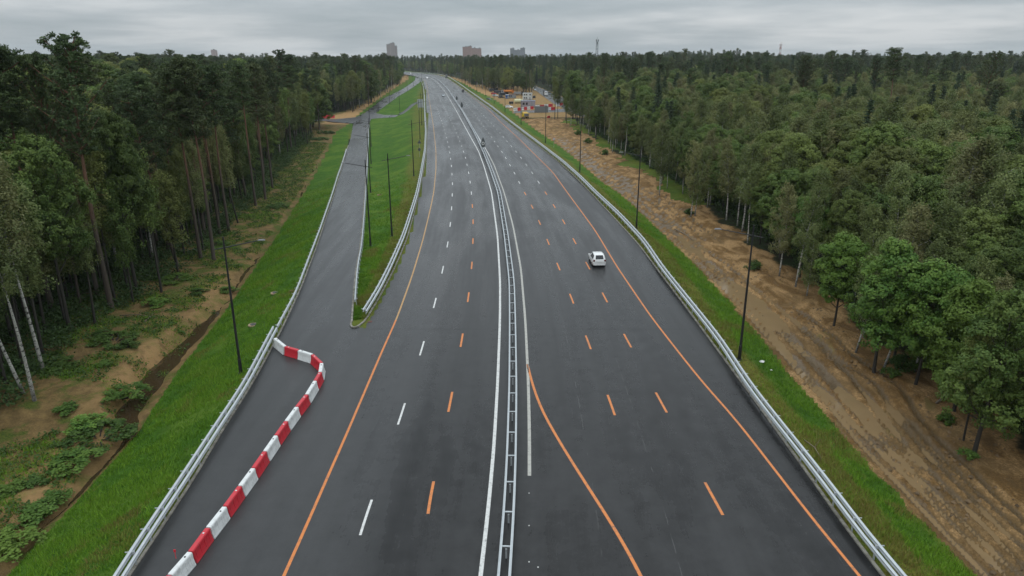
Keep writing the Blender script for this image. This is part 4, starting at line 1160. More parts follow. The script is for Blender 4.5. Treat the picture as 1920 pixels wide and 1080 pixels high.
def bark(name, lo, hi, z0, z1, marks=None):
    q = NT(name); c = q.coords('Object')
    s = q.n('ShaderNodeSeparateXYZ'); q.t.links.new(c, s.inputs[0])
    n = q.noise(q.coords('Object', (3, 3, .8)), 2.0, 5, .7)
    col = q.mix(q.ss(q.math('ADD', s.outputs[2], q.math('MULTIPLY', n, 3.0)), z0, z1), lo, hi)
    if marks:
        m = q.noise(q.coords('Object', (1.2, 1.2, 3.0)), 1.6, 4, .7)
        col = q.mix(q.ss(m, .52, .60), col, marks)
    col = q.mix(q.ss(n, .3, .75), q.mix(.45, col, (.02, .017, .013)), col)
    q.bump(n, .6, .06)
    return q.set(Base_Color=col, Roughness=.9)
B_PINE = bark('pine_bark', (0.085, 0.065, 0.050), (0.17, 0.085, 0.048), 9, 17)
B_BIRCH = bark('birch_bark', (0.10, 0.09, 0.075), (0.50, 0.48, 0.44), 1.0, 4.5, (0.03, 0.028, 0.025))
B_DARK = bark('dark_bark', (0.030, 0.025, 0.020), (0.052, 0.046, 0.036), 2, 9)
B_SPRUCE = bark('spruce_bark', (0.04, 0.03, 0.023), (0.055, 0.042, 0.03), 2, 9)

def cards(C, N, L, W, rng, tint):
    """one small rhombic leaf card per row of C, facing N"""
    n = len(C)
    N = N / np.maximum(np.linalg.norm(N, axis=1, keepdims=True), 1e-6)
    T = rng.normal(size=(n, 3)); T -= (T * N).sum(1, keepdims=True) * N
    T /= np.maximum(np.linalg.norm(T, axis=1, keepdims=True), 1e-6)
    B = np.cross(N, T)
    L = (L * rng.uniform(.7, 1.3, n))[:, None] / 2; W = (W * rng.uniform(.7, 1.3, n))[:, None] / 2
    V = np.stack([C - T * L, C + B * W - N * L * .15, C + T * L, C - B * W - N * L * .15], 1).reshape(-1, 3)
    F = np.arange(4 * n).reshape(n, 4)
    return V, F, np.repeat(tint, 4)
def crown_mesh(name, parts, mat):
    V = np.concatenate([p[0] for p in parts]); T = np.concatenate([p[2] for p in parts])
    o, F = 0, []
    for p in parts: F.append(p[1] + o); o += len(p[0])
    me = mesh(name, V, np.concatenate(F), mat)
    a = me.attributes.new('tint', 'FLOAT', 'POINT'); a.data.foreach_set('value', np.clip(T, 0, 1).astype(np.float32))
    return me
def unit(rng, n):
    v = rng.normal(size=(n, 3)); return v / np.linalg.norm(v, axis=1, keepdims=True)
def trunk_path(h, rng, bend):
    ph = rng.uniform(0, 6.28); pts = []
    for t in np.linspace(0, 1, 9):
        pts.append((bend * math.sin(ph) * t * t + .12 * math.sin(5 * t + ph), bend * math.cos(ph) * t * t + .12 * math.cos(4 * t + ph), h * t))
    return pts
def broadleaf(seed, h=17.0, rc=3.3, base=0.30, n_lobe=10, leaf=.25, per=52, mat=None, barkm=None):
    rng = np.random.default_rng(seed)
    tp = trunk_path(h * .86, rng, .7); r0 = h * .0115
    tr = MB().tube([(0, 0, -.5)] + tp, [r0 * 1.5] + [r0 * (1.15 - 1.0 * t) for t in np.linspace(0, 1, 9)], 8)
    parts = []
    zc, hz = h * (base + 1) / 2, h * (1 - base) / 2
    for i in range(n_lobe):
        t = (i + .5) / n_lobe
        z = h * base + (h * (1 - base)) * (.08 + .84 * t)
        prof = math.sin(math.pi * min(1, .16 + .80 * t)) ** .65
        a = i * 2.4 + rng.uniform(-.5, .5); rr = rc * prof * rng.uniform(.42, .72) * (1 if t < .9 else .2)
        c = np.array([rr * math.cos(a), rr * math.sin(a), z])
        R_ = rc * rng.uniform(.46, .66) * (.55 + .45 * prof)
        k = min(8, max(2, int(8 * (z - rr * .8) / (h * .86)))); st = tp[k]
        mid = (Vector(st) * .5 + Vector(c) * .5) + Vector((0, 0, -.3))
        tr.tube([st, mid, tuple(c)], [r0 * .45, r0 * .3, r0 * .12], 5, False)
        nc = int(20 * (R_ / 1.6) ** 2) + 10
        d = unit(rng, nc); d[:, 2] = np.where(rng.random(nc) < .72, np.abs(d[:, 2]), d[:, 2])
        cc = c + d * R_ * rng.uniform(.74, 1.04, (nc, 1)) * np.array([1, 1, .92])
        lt = rng.uniform(.1, .5)
        for j in range(nc):
            s = rng.uniform(.36, .66)
            dd = unit(rng, per); pp = cc[j] + dd * s * rng.random((per, 1)) ** .4 * np.array([1, 1, .9])
            nn = dd * .75 + d[j] * .6 + np.array([0, 0, .3])
            parts.append(cards(pp, nn + rng.normal(size=(per, 3)) * .35, leaf, leaf * .72, rng, lt + rng.uniform(-.1, .35) + rng.normal(size=per) * .14))
    return mesh('trunk', tr.V, tr.F, barkm or B_DARK, True), crown_mesh('crown', parts, mat or L_BROAD), h
def birch(seed, h=18.0, rc=2.4, base=.34, leaf=.24, n_br=44, mat=None, barkm=None):
    rng = np.random.default_rng(seed)
    tp = trunk_path(h * .95, rng, 1.0); r0 = h * .0085
    tr = MB().tube([(0, 0, -.5)] + tp, [r0 * 1.4] + [r0 * (1.1 - 1.0 * t) for t in np.linspace(0, 1, 9)], 7)
    parts = []
    for i in range(n_br):
        t = (i + rng.random()) / n_br
        z = h * (base + (1 - base) * t); prof = (math.sin(math.pi * (.18 + .78 * t)) ** .8)
        a = i * 2.39 + rng.uniform(-.4, .4); rr = rc * prof * rng.uniform(.35, 1.05)
        f = min(7.999, max(0, (z - rr * .9) / (h * .95) * 8)); k = int(f)
        st = Vector(tp[k]).lerp(Vector(tp[k + 1]), f - k)
        en = np.array([st.x + rr * math.cos(a), st.y + rr * math.sin(a), z])
        if i % 2 == 0: tr.tube([st, tuple(en)], [r0 * .3, r0 * .08], 4, False)
        lt = rng.uniform(.1, .6)
        ns = 5
        for j in range(ns):
            c = en * (1 - .16 * j) + np.array([st.x, st.y, st.z + .4]) * .16 * j + rng.normal(size=3) * np.array([.5, .5, .3])
            per = 30
            dd = unit(rng, per); pp = c + dd * np.array([.52, .52, .78]) * rng.random((per, 1)) ** .45
            pp[:, 2] -= .3 * rng.random(per)
            nn = dd * .7 + np.array([math.cos(a) * .5, math.sin(a) * .5, .45])
            parts.append(cards(pp, nn + rng.normal(size=(per, 3)) * .4, leaf, leaf * .75, rng, lt + rng.normal(size=per) * .16))
    return mesh('trunk', tr.V, tr.F, barkm or B_BIRCH, True), crown_mesh('crown', parts, mat or L_BIRCH), h
def pine(seed, h=28.0, base=.62, rc=3.0, pads=34, mat=None, sweep=.25, clump=.62, per=44, nj=6):
    rng = np.random.default_rng(seed)
    tp = trunk_path(h * .97, rng, 1.1); r0 = h * .0092
    tr = MB().tube([(0, 0, -.5)] + tp, [r0 * 1.35] + [r0 * (1.12 - .98 * t) for t in np.linspace(0, 1, 9)], 8)
    for i in range(9):                                   # dead stubs below the crown
        t = rng.uniform(.35, base); k = int(t * 8); st = Vector(tp[k]).lerp(Vector(tp[k + 1]), t * 8 - k); a = rng.uniform(0, 6.28); l = rng.uniform(.5, 1.7)
        tr.tube([st, st + Vector((math.cos(a) * l, math.sin(a) * l, rng.uniform(-.2, .3)))], [.035, .012], 4, False)
    parts = []
    for i in range(pads):
        t = (i + rng.random()) / pads
        z = h * (base + (1 - base) * t ** .85); prof = math.sin(math.pi * (.22 + .74 * t)) ** .7
        a = i * 2.4 + rng.uniform(-.6, .6); rr = rc * prof * rng.uniform(.25, 1.1)
        f = min(7.999, max(0, (z - .35 * rr) / (h * .97) * 8)); k = int(f)
        st = Vector(tp[k]).lerp(Vector(tp[k + 1]), f - k)
        en = Vector((st.x + rr * math.cos(a), st.y + rr * math.sin(a), z + sweep * rr))
        tr.tube([st, st.lerp(en, .6) + Vector((0, 0, -.15)), en], [r0 * .32, r0 * .2, r0 * .08], 5, False)
        lt = rng.uniform(.05, .6)
        for j in range(nj):
            c = np.array(st.lerp(en, 1.05 - .13 * j)) + rng.normal(size=3) * np.array([.55, .55, .16]) * clump / .62
            dd = unit(rng, per); pp = c + dd * np.array([clump, clump, clump * .6]) * rng.random((per, 1)) ** .5
            nn = rng.normal(size=(per, 3)) + np.array([0, 0, .7])
            parts.append(cards(pp, nn, .40, .13, rng, lt + .25 * dd[:, 2] * 0 + rng.normal(size=per) * .16))
    return mesh('trunk', tr.V, tr.F, B_PINE, True), crown_mesh('crown', parts, mat or L_PINE), h
def spruce(seed, h=22.0, rc=2.6, base=.14):
    rng = np.random.default_rng(seed)
    tr = MB().tube([(0, 0, -.5), (0, 0, h * .5), (0, 0, h)], [.24, .15, .02], 7)
    parts = []; n = 92
    for i in range(n):
        t = (i + rng.random() * .6) / n
        z = h * (base + (1 - base) * t); L = rc * (1 - t) ** .8 * rng.uniform(.75, 1.1) + .18; a = i * 2.4 + rng.uniform(-.3, .3)
        lt = rng.uniform(.1, .6)
        m = max(2, int(L / .42))
        for j in range(m):
            s = (j + .8) / m; c = np.array([L * s * math.cos(a), L * s * math.sin(a), z - .32 * L * s ** 1.4])
            per = int(26 + 8 * s)
            dd = unit(rng, per); w = .30 + .25 * s
            pp = c + dd * np.array([w, w, .22]) * rng.random((per, 1)) ** .5
            nn = rng.normal(size=(per, 3)) * .6 + np.array([math.cos(a) * .3, math.sin(a) * .3, .8])
            parts.append(cards(pp, nn, .34, .14, rng, lt + rng.normal(size=per) * .15))
    return mesh('trunk', tr.V, tr.F, B_SPRUCE, True), crown_mesh('crown', parts, L_SPRUCE), h
PROTO = {
    'broadleaf_tree': [broadleaf(11, 17, 3.8), broadleaf(12, 18, 4.3, .22, 14), broadleaf(13, 16, 3.5, .36, 11), broadleaf(14, 19, 4.0, .40, 12), broadleaf(15, 15, 4.1, .12, 13)],
    'birch_tree': [birch(21, 18, 2.9), birch(22, 19, 2.7, .38), birch(23, 17, 3.2, .30), birch(24, 18, 3.0, .22, .26, 50), birch(25, 20, 2.3, .60, .24, 34)],
    'pine_tree': [pine(31), pine(32, 29, .66, 2.7, 30), pine(33, 27, .55, 3.3, 38), pine(34, 30, .70, 2.6, 26), pine(35, 30, .60, 3.6, 40, None, .75, .42, 34, 7)],
    'spruce_tree': [spruce(41), spruce(42, 20, 2.3, .08), spruce(43, 24, 2.9, .2)],
    'maple_tree': [broadleaf(51, 14, 3.4, .16, 12, .28, 52, L_BRIGHT), broadleaf(52, 12.5, 3.0, .26, 11, .27, 52, L_BRIGHT)],
    'slender_tree': [birch(61, 18, 1.9, .42, .24, 34, L_BIRCH, B_DARK), birch(62, 19, 1.7, .5, .24, 30, L_BROAD, B_DARK), birch(63, 16, 2.0, .35, .24, 36, L_BROAD, B_DARK)],
}
def put_tree(kd, var, x, y, z, s, rz, label, group, lean=(0, 0), cat=None):
    t_, c_, h = PROTO[kd][var]
    g = bpy.data.objects.new(kd, None); COL.objects.link(g); g.empty_display_size = 1
    g.location = (x, y, z); g.rotation_euler = (lean[0], lean[1], rz); g.scale = (s, s, s) if not isinstance(s, tuple) else s
    tag(g, label, cat or kd.replace('_', ' '), group)
    link('trunk', t_, g); link('crown', c_, g)
    return g
# --- trees one can single out, front rows
HAND = []
def hand(kd, var, px, py, s, label, lean=(0, 0), zbase=None, rz=None):
    z = -3.6 if px < 960 else ZR
    p = P(px, py, z)
    for _ in range(6): p = P(px, py, gz(p[0], p[1]))
    HAND.append((p[0], p[1]))
    put_tree(kd, var, p[0], p[1], p[2] - .1, s, RNG.uniform(0, 6.28) if rz is None else rz, label, None, lean)
hand('birch_tree', 4, 80, 698, 1.05, 'white-barked birch leaning left at the left edge, its foot among weeds', (0, -.05), rz=1.0)
hand('birch_tree', 4, 66, 752, .95, 'birch whose foot stands nearest the camera at the left edge', (0, -.10), rz=2.0)
hand('birch_tree', 4, 42, 738, .9, 'thin birch leaning away behind the nearest left birch', (0, -.16), rz=.4)
hand('slender_tree', 0, 180, 608, .95, 'slender dark trunk nearest the sandy bank on the left', (0, -.03))
hand('slender_tree', 1, 305, 548, 1.0, 'slender dark-trunked tree alone in the weeds left of the street lamp', (0, -.03))
hand('slender_tree', 2, 251, 566, 1.0, 'dark-trunked tree left of the one alone in the weeds')
hand('slender_tree', 1, 216, 566, 1.05, 'straight dark-trunked tree with sparse crown behind the sandy bank')
hand('pine_tree', 0, 378, 485, 1.05, 'tall pine with the thickest reddish trunk at the left forest edge', (0, -.02))
hand('pine_tree', 2, 334, 500, .98, 'leaning reddish pine left of the thickest pine trunk', (.02, -.13), rz=0)
hand('pine_tree', 1, 428, 432, 1.0, 'reddish pine right of the thickest pine at the left forest edge', (0, -.03))
hand('pine_tree', 3, 412, 441, .95, 'thin pine close behind the thickest pine trunk', (0, -.02))
hand('slender_tree', 0, 446, 418, 1.0, 'dark tree leaning right at the edge of the left forest clearing', (0, -.12), rz=0)
hand('pine_tree', 0, 497, 374, 1.03, 'pine with an orange upper trunk above the left clearing', (0, -.02))
hand('pine_tree', 2, 512, 353, 1.0, 'pine with the bare orange trunk nearest the left clearing', (0, -.02))
hand('pine_tree', 3, 480, 385, .98, 'slim pine left of the two orange-trunked pines')
hand('slender_tree', 2, 576, 270, 1.1, 'dark-trunked tree standing at the far end of the left clearing', (0, .02))
hand('slender_tree', 0, 570, 264, 1.15, 'dark leaning tree behind the last one of the left clearing', (0, -.08), rz=0)
hand('slender_tree', 1, 540, 292, 1.1, 'lone thin tree out on the grass of the left clearing')
hand('maple_tree', 0, 1640, 698, .95, 'bright green maple in front of the right forest, dark trunk on the dirt')
hand('maple_tree', 1, 1562, 612, .85, 'lighter maple with a short dark trunk at the edge of the right dirt')
hand('maple_tree', 1, 1716, 722, .95, 'light green maple right of the brightest one at the edge of the right forest')
hand('maple_tree', 0, 1786, 770, .85, 'light green maple between the bright ones and the nearest right tree')
hand('maple_tree', 1, 1500, 520, .9, 'fresh green young tree beyond the white birch stems by the dirt')
hand('birch_tree', 2, 1606, 660, .72, 'birch leaning right between the two front maples', (0, .16), rz=0)
hand('birch_tree', 1, 1655, 690, .68, 'thin birch leaning right beside the brightest maple', (0, .20), rz=0)
hand('broadleaf_tree', 4, 1828, 850, .86, 'dark-trunked broadleaf tree nearest the camera on the right dirt', (0, .06), rz=0)
hand('slender_tree', 2, 1808, 826, .6, 'thin sapling against the trunk of the nearest right tree')
hand('birch_tree', 0, 1296, 408, .78, 'pair-like white birch standing out on the dirt by a bush', (0, .03), rz=0)
hand('birch_tree', 3, 1302, 404, .72, 'white birch just right of the one by the bush', (0, .06), rz=0)
hand('birch_tree', 1, 1490, 538, .8, 'white-stemmed birch leaning over the dirt behind the right street lamp', (0, .07), rz=0)
hand('birch_tree', 2, 1462, 518, .75, 'white-stemmed birch left of the leaning one by the dirt', (0, .03), rz=0)
hand('slender_tree', 1, 1040, 224, 1.0, 'dark bare-stemmed tree standing by the second highway, left of a pair')
hand('slender_tree', 0, 1045.5, 223, 1.0, 'dark bare-stemmed tree standing by the second highway, right of a pair')
hand('slender_tree', 2, 1062, 232, .95, 'dark-stemmed tree at the corner of the forest nearest the yard')
hand('birch_tree', 0, 1237, 367, .85, 'pale birch at the corner of the forest edge beside the mid lamp')
# the big spreading pine above the skyline
put_tree('pine_tree', 4, -51.0, 84.0, -3.4, (1.2, 1.2, 1.065), 1.2, 'huge dark spreading pine rising above the skyline at the left', None, (0, -.02)); HAND.append((-51.0, 84.0))
put_tree('pine_tree', 4, -56.0, 86.0, -3.4, (.6, .6, 1.0), 2.2, 'pine top just left of the huge spreading pine', None, (0, -.06)); HAND.append((-56.0, 86.0))
put_tree('pine_tree', 0, -47.0, 107.0, -3.4, (1.05, 1.05, 1.07), .6, 'pine with a narrow top poking above the skyline over the reddish trunks', None); HAND.append((-47.0, 107.0))

put_tree('broadleaf_tree', 3, -50.5, 90, -3.3, (1.0, 1.0, 1.22), 2.0, 'tall leafy tree among the pines below the huge spreading pine', None)
put_tree('broadleaf_tree', 3, -50.5, 75, -3.3, (.95, .95, 1.15), 1.0, 'broad olive leafy tree hiding the trunks of the left pines', None)
put_tree('broadleaf_tree', 3, -57, 66, -3.3, (1.1, 1.1, 1.2), 4.0, 'tall olive leafy tree at the left edge above the birches', None)
HAND += [(-50.5, 90), (-49.5, 76), (-57, 68)]
# --- the forests
yard_px = np.array([(880,169),(905,168.5),(930,169),(962,171.5),(978,177),(1000,178.5),(1001,160),(1010,158),(1075,186),(1120,204),(1125,222),(1085,215),(1055,222),(1040,226),(950,224)], float)
def in_poly(px, py, poly):
    r = np.zeros(len(px), bool); j = len(poly) - 1
    for i in range(len(poly)):
        xi, yi = poly[i]; xj, yj = poly[j]
        c = ((yi > py) != (yj > py)) & (px < (xj - xi) * (py - yi) / (yj - yi + 1e-9) + xi)
        r ^= c; j = i
    return r
def scatter():
    out = []
    for y0, y1, sp in ((26, 150, 3.9), (150, 300, 4.8), (300, 520, 6.3), (520, 900, 8.6), (900, 1900, 12.5)):
        ys = np.arange(y0, y1, sp); m = 0.85 * y1 + 45
        xs = np.arange(-m, m, sp)
        X, Y = np.meshgrid(xs, ys); X = X + (np.arange(len(ys)) % 2)[:, None] * sp / 2
        X = X + RNG.uniform(-.38, .38, X.shape) * sp; Y = Y + RNG.uniform(-.38, .38, Y.shape) * sp
        out.append(np.stack([X.ravel(), Y.ravel()], 1))
    A = np.concatenate(out)
    X, Y = A[:, 0], A[:, 1]
    jl = RNG.uniform(-1, 5, len(X)) * (Y < 350); jr = RNG.uniform(-1.2, 3.5, len(X)) * (Y < 350)
    left = X < XFL(Y) - jl; right = X > XFR(Y) + jr
    side = (Y > 336) & (Y < 402) & (X > -150) & (X < -60)
    keep = (left & ~side) | right
    A = A[keep]; X, Y = A[:, 0], A[:, 1]
    Z = ground(X, Y)[0]
    bx, by, _ = project(X, Y, Z)
    tx, ty, d = project(X, Y, Z + 20)
    keep = ((tx > -330) | (bx > -330)) & ((tx < 2250) | (bx < 2250)) & ~(in_poly(bx, by, yard_px) & (X > 0)) & ~((X > XS2L(Y) - 2) & (X < XS2R(Y) + 3) & (Y > 300) & (Y < 900))
    A, Z = A[keep], Z[keep]
    hm = np.array(HAND)
    dmin = np.min(np.hypot(A[:, None, 0] - hm[None, :, 0], A[:, None, 1] - hm[None, :, 1]), 1)
    k = dmin > 1.9
    return A[k], Z[k]
A, Z = scatter()
X, Y = A[:, 0], A[:, 1]; N = len(X)
rnd = RNG.random(N); zone = fbm(X * .018, Y * .018, 77, 3); zone2 = fbm(X * .03 + 40, Y * .03, 91, 3)
isl = X < XFL(Y) + 8
edge = np.where(isl, XFL(Y) - X, X - XFR(Y))
KN = ['broadleaf_tree', 'birch_tree', 'pine_tree', 'spruce_tree', 'slender_tree']
pr = np.zeros((N, 5))
L_ = isl[:, None]; fy = sst(260, 620, Y)
near_r = np.stack([.36 + .3 * (zone > .52), .52 + .2 * (zone < .5), .012 + 0 * zone, .03 + .05 * (zone2 > .58), .08 * (edge < 10) + .02], 1)
far_r = np.stack([.36 + 0 * zone, .26 + 0 * zone, .13 + .2 * (zone > .5), .08 + .12 * (zone2 > .52), 0 * zone], 1)
near_l = np.stack([.42 + .3 * (zone2 > .5), .16 + 0 * zone, .18 + .2 * (zone > .5), .07 + 0 * zone, .22 * (edge < 14) + .04], 1)
far_l = np.stack([.26 + .1 * (zone2 > .5), .14 + 0 * zone, .28 + 0 * zone, .30 + 0 * zone, .02 + 0 * zone], 1)
pr = np.where(L_, near_l * (1 - fy[:, None]) + far_l * fy[:, None], near_r * (1 - fy[:, None]) + far_r * fy[:, None])
pr /= pr.sum(1, keepdims=True)
kidx = (rnd[:, None] > np.cumsum(pr, 1)).sum(1).clip(0, 4)
# leafy wall behind the birches at the far left
kidx = np.where(isl & (Y < 95) & (X < -50) & (kidx == 2) & (edge > 9), 0, kidx)
nv = np.array([len(PROTO[k]) for k in KN]); kidx = np.where(~isl & (edge < 4) & (RNG.random(N) < .45), 1, kidx); kidx = np.where(~isl & (kidx == 2) & (Y < 200), 0, kidx); kidx = np.where(isl & (edge < 9) & (Y < 300) & (RNG.random(N) < .75), np.where(RNG.random(N) < .7, 4, 2), kidx); var = (RNG.random(N) * nv[kidx]).astype(int)
var = np.where(isl & (kidx == 0) & (Y < 130), 2 + (var % 2), var); var = np.where(isl & (kidx == 1) & (Y < 130), var % 2, var)
base_s = np.array([1.0, 1.0, 1.0, 1.0, 1.0])[kidx]
sc = base_s * RNG.uniform(.84, 1.12, N) * np.where(Y > 420, RNG.uniform(.84, 1.10, N), 1) * np.where(Y > 700, .95, 1) * np.where((kidx == 3) & (Y > 300), 1.04, 1)
er = np.clip(.66 + .030 * edge, .66, 1.0) * (.92 + .2 * (zone - .5))
sc = np.where(~isl & (kidx != 2), sc * np.where(Y < 330, er, 1.0), sc)
sc = np.where(isl & (kidx == 0) & (Y < 300), sc * np.clip(.62 + .032 * edge, .6, 1.38), sc)
sc = np.where(isl & (kidx == 1), sc * np.where(Y < 300, np.clip(.9 + .02 * edge, .9, 1.25), 1.1), sc)
sc = np.where(isl & (kidx == 0) & (Y >= 300), sc * 1.2, sc)
sc = np.where(isl & (kidx == 2), sc * np.where(Y < 300, .94, .92), sc)
sc = np.where(~isl & (kidx == 2), sc * .92, sc)
rz = RNG.uniform(0, 6.28, N)
wid = np.stack([RNG.uniform(.88, 1.28, N), RNG.uniform(.88, 1.28, N), np.ones(N)], 1)
Ht = np.array([17., 18., 28., 22., 18.])[kidx] * sc
px, pyb, d = project(X, Y, Z); _, pyt, _ = project(X, Y, Z + Ht)
size = F_PX * Ht / d
infr = (px > -60) & (px < 1980) & (pyt < 1080) & (pyb > -20)
# rough front-to-back cover count, to tell which trees the photo can show
cov = np.zeros((80, 120)); vis = np.zeros(N, bool)
for i in np.argsort(d):
    if not infr[i]: continue
    hw = max(.5, F_PX * 2.2 / d[i] / 16)
    x0, x1 = int(max(0, px[i] / 16 - hw)), int(min(119, px[i] / 16 + hw)); y0 = int(np.clip(pyt[i] / 14, 0, 79)); y1 = int(np.clip((pyt[i] + .62 * (pyb[i] - pyt[i])) / 14, 0, 79))
    if x1 < x0: continue
    blk = cov[y0:y1 + 1, x0:x1 + 1]
    vis[i] = (cov[y0:y0 + 2, x0:x1 + 1] < 2.2).any()
    blk += min(1.0, .8 * hw)
NAMEK = {'broadleaf_tree': 'broadleaf tree', 'birch_tree': 'birch', 'pine_tree': 'pine', 'spruce_tree': 'spruce', 'slender_tree': 'slender dark-trunked tree'}
single = np.zeros(N, bool)
for k in range(5):
    c = np.where((kidx == k) & vis & (Y < 520))[0]
    c = c[np.argsort(-size[c])][:(275 if k != 4 else 200)]
    single[c] = True
LOOK = {'broadleaf_tree': 'round-crowned leafy', 'birch_tree': 'airy olive-green', 'pine_tree': 'dark bare-trunked', 'spruce_tree': 'dark pointed', 'slender_tree': 'narrow'}
for i in np.where(single)[0]:
    kd = KN[kidx[i]]; sd = 'left' if isl[i] else 'right'
    row = 'in the front row' if edge[i] < 7 else ('a few rows in' if edge[i] < 28 else 'deep inside')
    dist = 'near the camera' if Y[i] < 110 else ('in the middle distance' if Y[i] < 240 else 'far off')
    lab = f'{LOOK[kd]} {NAMEK[kd]} {row} of the {sd} forest, {dist}'
    put_tree(kd, int(var[i]), X[i], Y[i], Z[i] - .15, tuple(float(v) for v in sc[i] * wid[i]), float(rz[i]), lab, f'{kd.replace("_", " ")}s of the {sd} forest, {row}, {dist}', (RNG.normal() * .025, RNG.normal() * .025))
# --- the rest of each kind, as one mass each
def mass(name, label, mask, kd):
    ids = np.where(mask)[0]
    if not len(ids): return
    me = bpy.data.meshes.new(name)
    me.vertices.add(len(ids)); me.vertices.foreach_set('co', np.stack([X[ids], Y[ids], Z[ids] - .15], 1).astype(np.float32).ravel())
    for nm_, tp_, arr in (('var', 'INT', var[ids]), ('turn', 'FLOAT', rz[ids])):
        a = me.attributes.new(nm_, tp_, 'POINT'); a.data.foreach_set('value', arr.astype(np.int32 if tp_ == 'INT' else np.float32))
    a = me.attributes.new('size', 'FLOAT_VECTOR', 'POINT'); a.data.foreach_set('vector', (sc[ids, None] * wid[ids]).astype(np.float32).ravel())
    o = kind(link(name, me), 'stuff', label)
    ng = bpy.data.node_groups.new(name, 'GeometryNodeTree')
    ng.interface.new_socket('Geometry', in_out='INPUT', socket_type='NodeSocketGeometry')
    ng.interface.new_socket('Geometry', in_out='OUTPUT', socket_type='NodeSocketGeometry')
    nn = ng.nodes; gi = nn.new('NodeGroupInput'); go = nn.new('NodeGroupOutput'); jn = nn.new('GeometryNodeJoinGeometry')
    def na(nm_, dt):
        q_ = nn.new('GeometryNodeInputNamedAttribute'); q_.data_type = dt; q_.inputs['Name'].default_value = nm_
        return [s for s in q_.outputs if s.enabled and s.name == 'Attribute'][0]
    v_, s_, t_ = na('var', 'INT'), na('size', 'FLOAT_VECTOR'), na('turn', 'FLOAT')
    cmb = nn.new('ShaderNodeCombineXYZ'); ng.links.new(t_, cmb.inputs[2])
    for k in range(len(PROTO[kd])):
        cp = nn.new('FunctionNodeCompare'); cp.data_type = 'INT'; cp.operation = 'EQUAL'
        ia = [s for s in cp.inputs if s.type == 'INT']; ng.links.new(v_, ia[0]); ia[1].default_value = k
        src = next(ob for ob in bpy.data.objects if ob.type == 'MESH' and ob.data == PROTO[kd][k][1])
        for part in (src, next(ob for ob in src.parent.children if ob.data == PROTO[kd][k][0])):
            oi = nn.new('GeometryNodeObjectInfo'); oi.inputs['Object'].default_value = part; oi.inputs['As Instance'].default_value = True
            ip = nn.new('GeometryNodeInstanceOnPoints')
            ng.links.new(gi.outputs[0], ip.inputs['Points']); ng.links.new(cp.outputs[0], ip.inputs['Selection'])
            ng.links.new(oi.outputs['Geometry'], ip.inputs['Instance']); ng.links.new(cmb.outputs[0], ip.inputs['Rotation']); ng.links.new(s_, ip.inputs['Scale'])
            ng.links.new(ip.outputs[0], jn.inputs[0])
    ng.links.new(jn.outputs[0], go.inputs[0])
    md = o.modifiers.new('forest', 'NODES'); md.node_group = ng
for k, kd in enumerate(KN):
    mass(kd.replace('_tree', '_forest'), f'distant and hidden {NAMEK[kd]}s filling the forests', (kidx == k) & ~single, kd)
print('TREES', N, 'single', single.sum(), {KN[k]: int((single & (kidx == k)).sum()) for k in range(5)})

# ------------------------------------------------------------------ shrubs, weeds, grass
def bush_mesh(seed, r, h, mat, n=26, per=40, leaf=.2):
    rng = np.random.default_rng(seed); parts = []; st = MB()
    for i in range(n):
        a = rng.uniform(0, 6.28); rr = r * math.sqrt(rng.random()); z = h * rng.uniform(.25, 1) * (1 - .5 * (rr / r) ** 2)
        c = np.array([rr * math.cos(a), rr * math.sin(a), z])
        if i % 2 == 0: st.tube([(c[0] * .15, c[1] * .15, -.1), (c[0] * .6, c[1] * .6, z * .6), tuple(c)], [.03, .02, .008], 4, False)
        dd = unit(rng, per); pp = c + dd * np.array([.34, .34, .26]) * rng.random((per, 1)) ** .5
        parts.append(cards(pp, dd * .5 + np.array([0, 0, .8]) + rng.normal(size=(per, 3)) * .4, leaf, leaf * .7, rng, rng.uniform(.1, .7) + rng.normal(size=per) * .14))
    return mesh('stem', st.V, st.F, B_DARK), crown_mesh('foliage', parts, mat)
L_WEED = leaf_mat('weed_foliage', (0.036, 0.082, 0.014), (0.095, 0.160, 0.028), (0.09, 0.15, 0.024))
BUSH = [bush_mesh(71, 1.0, 1.2, L_WEED), bush_mesh(72, 1.4, 1.5, L_BRIGHT, 36), bush_mesh(73, .8, .8, L_WEED, 18), bush_mesh(74, 1.6, 1.0, L_WEED, 40)]
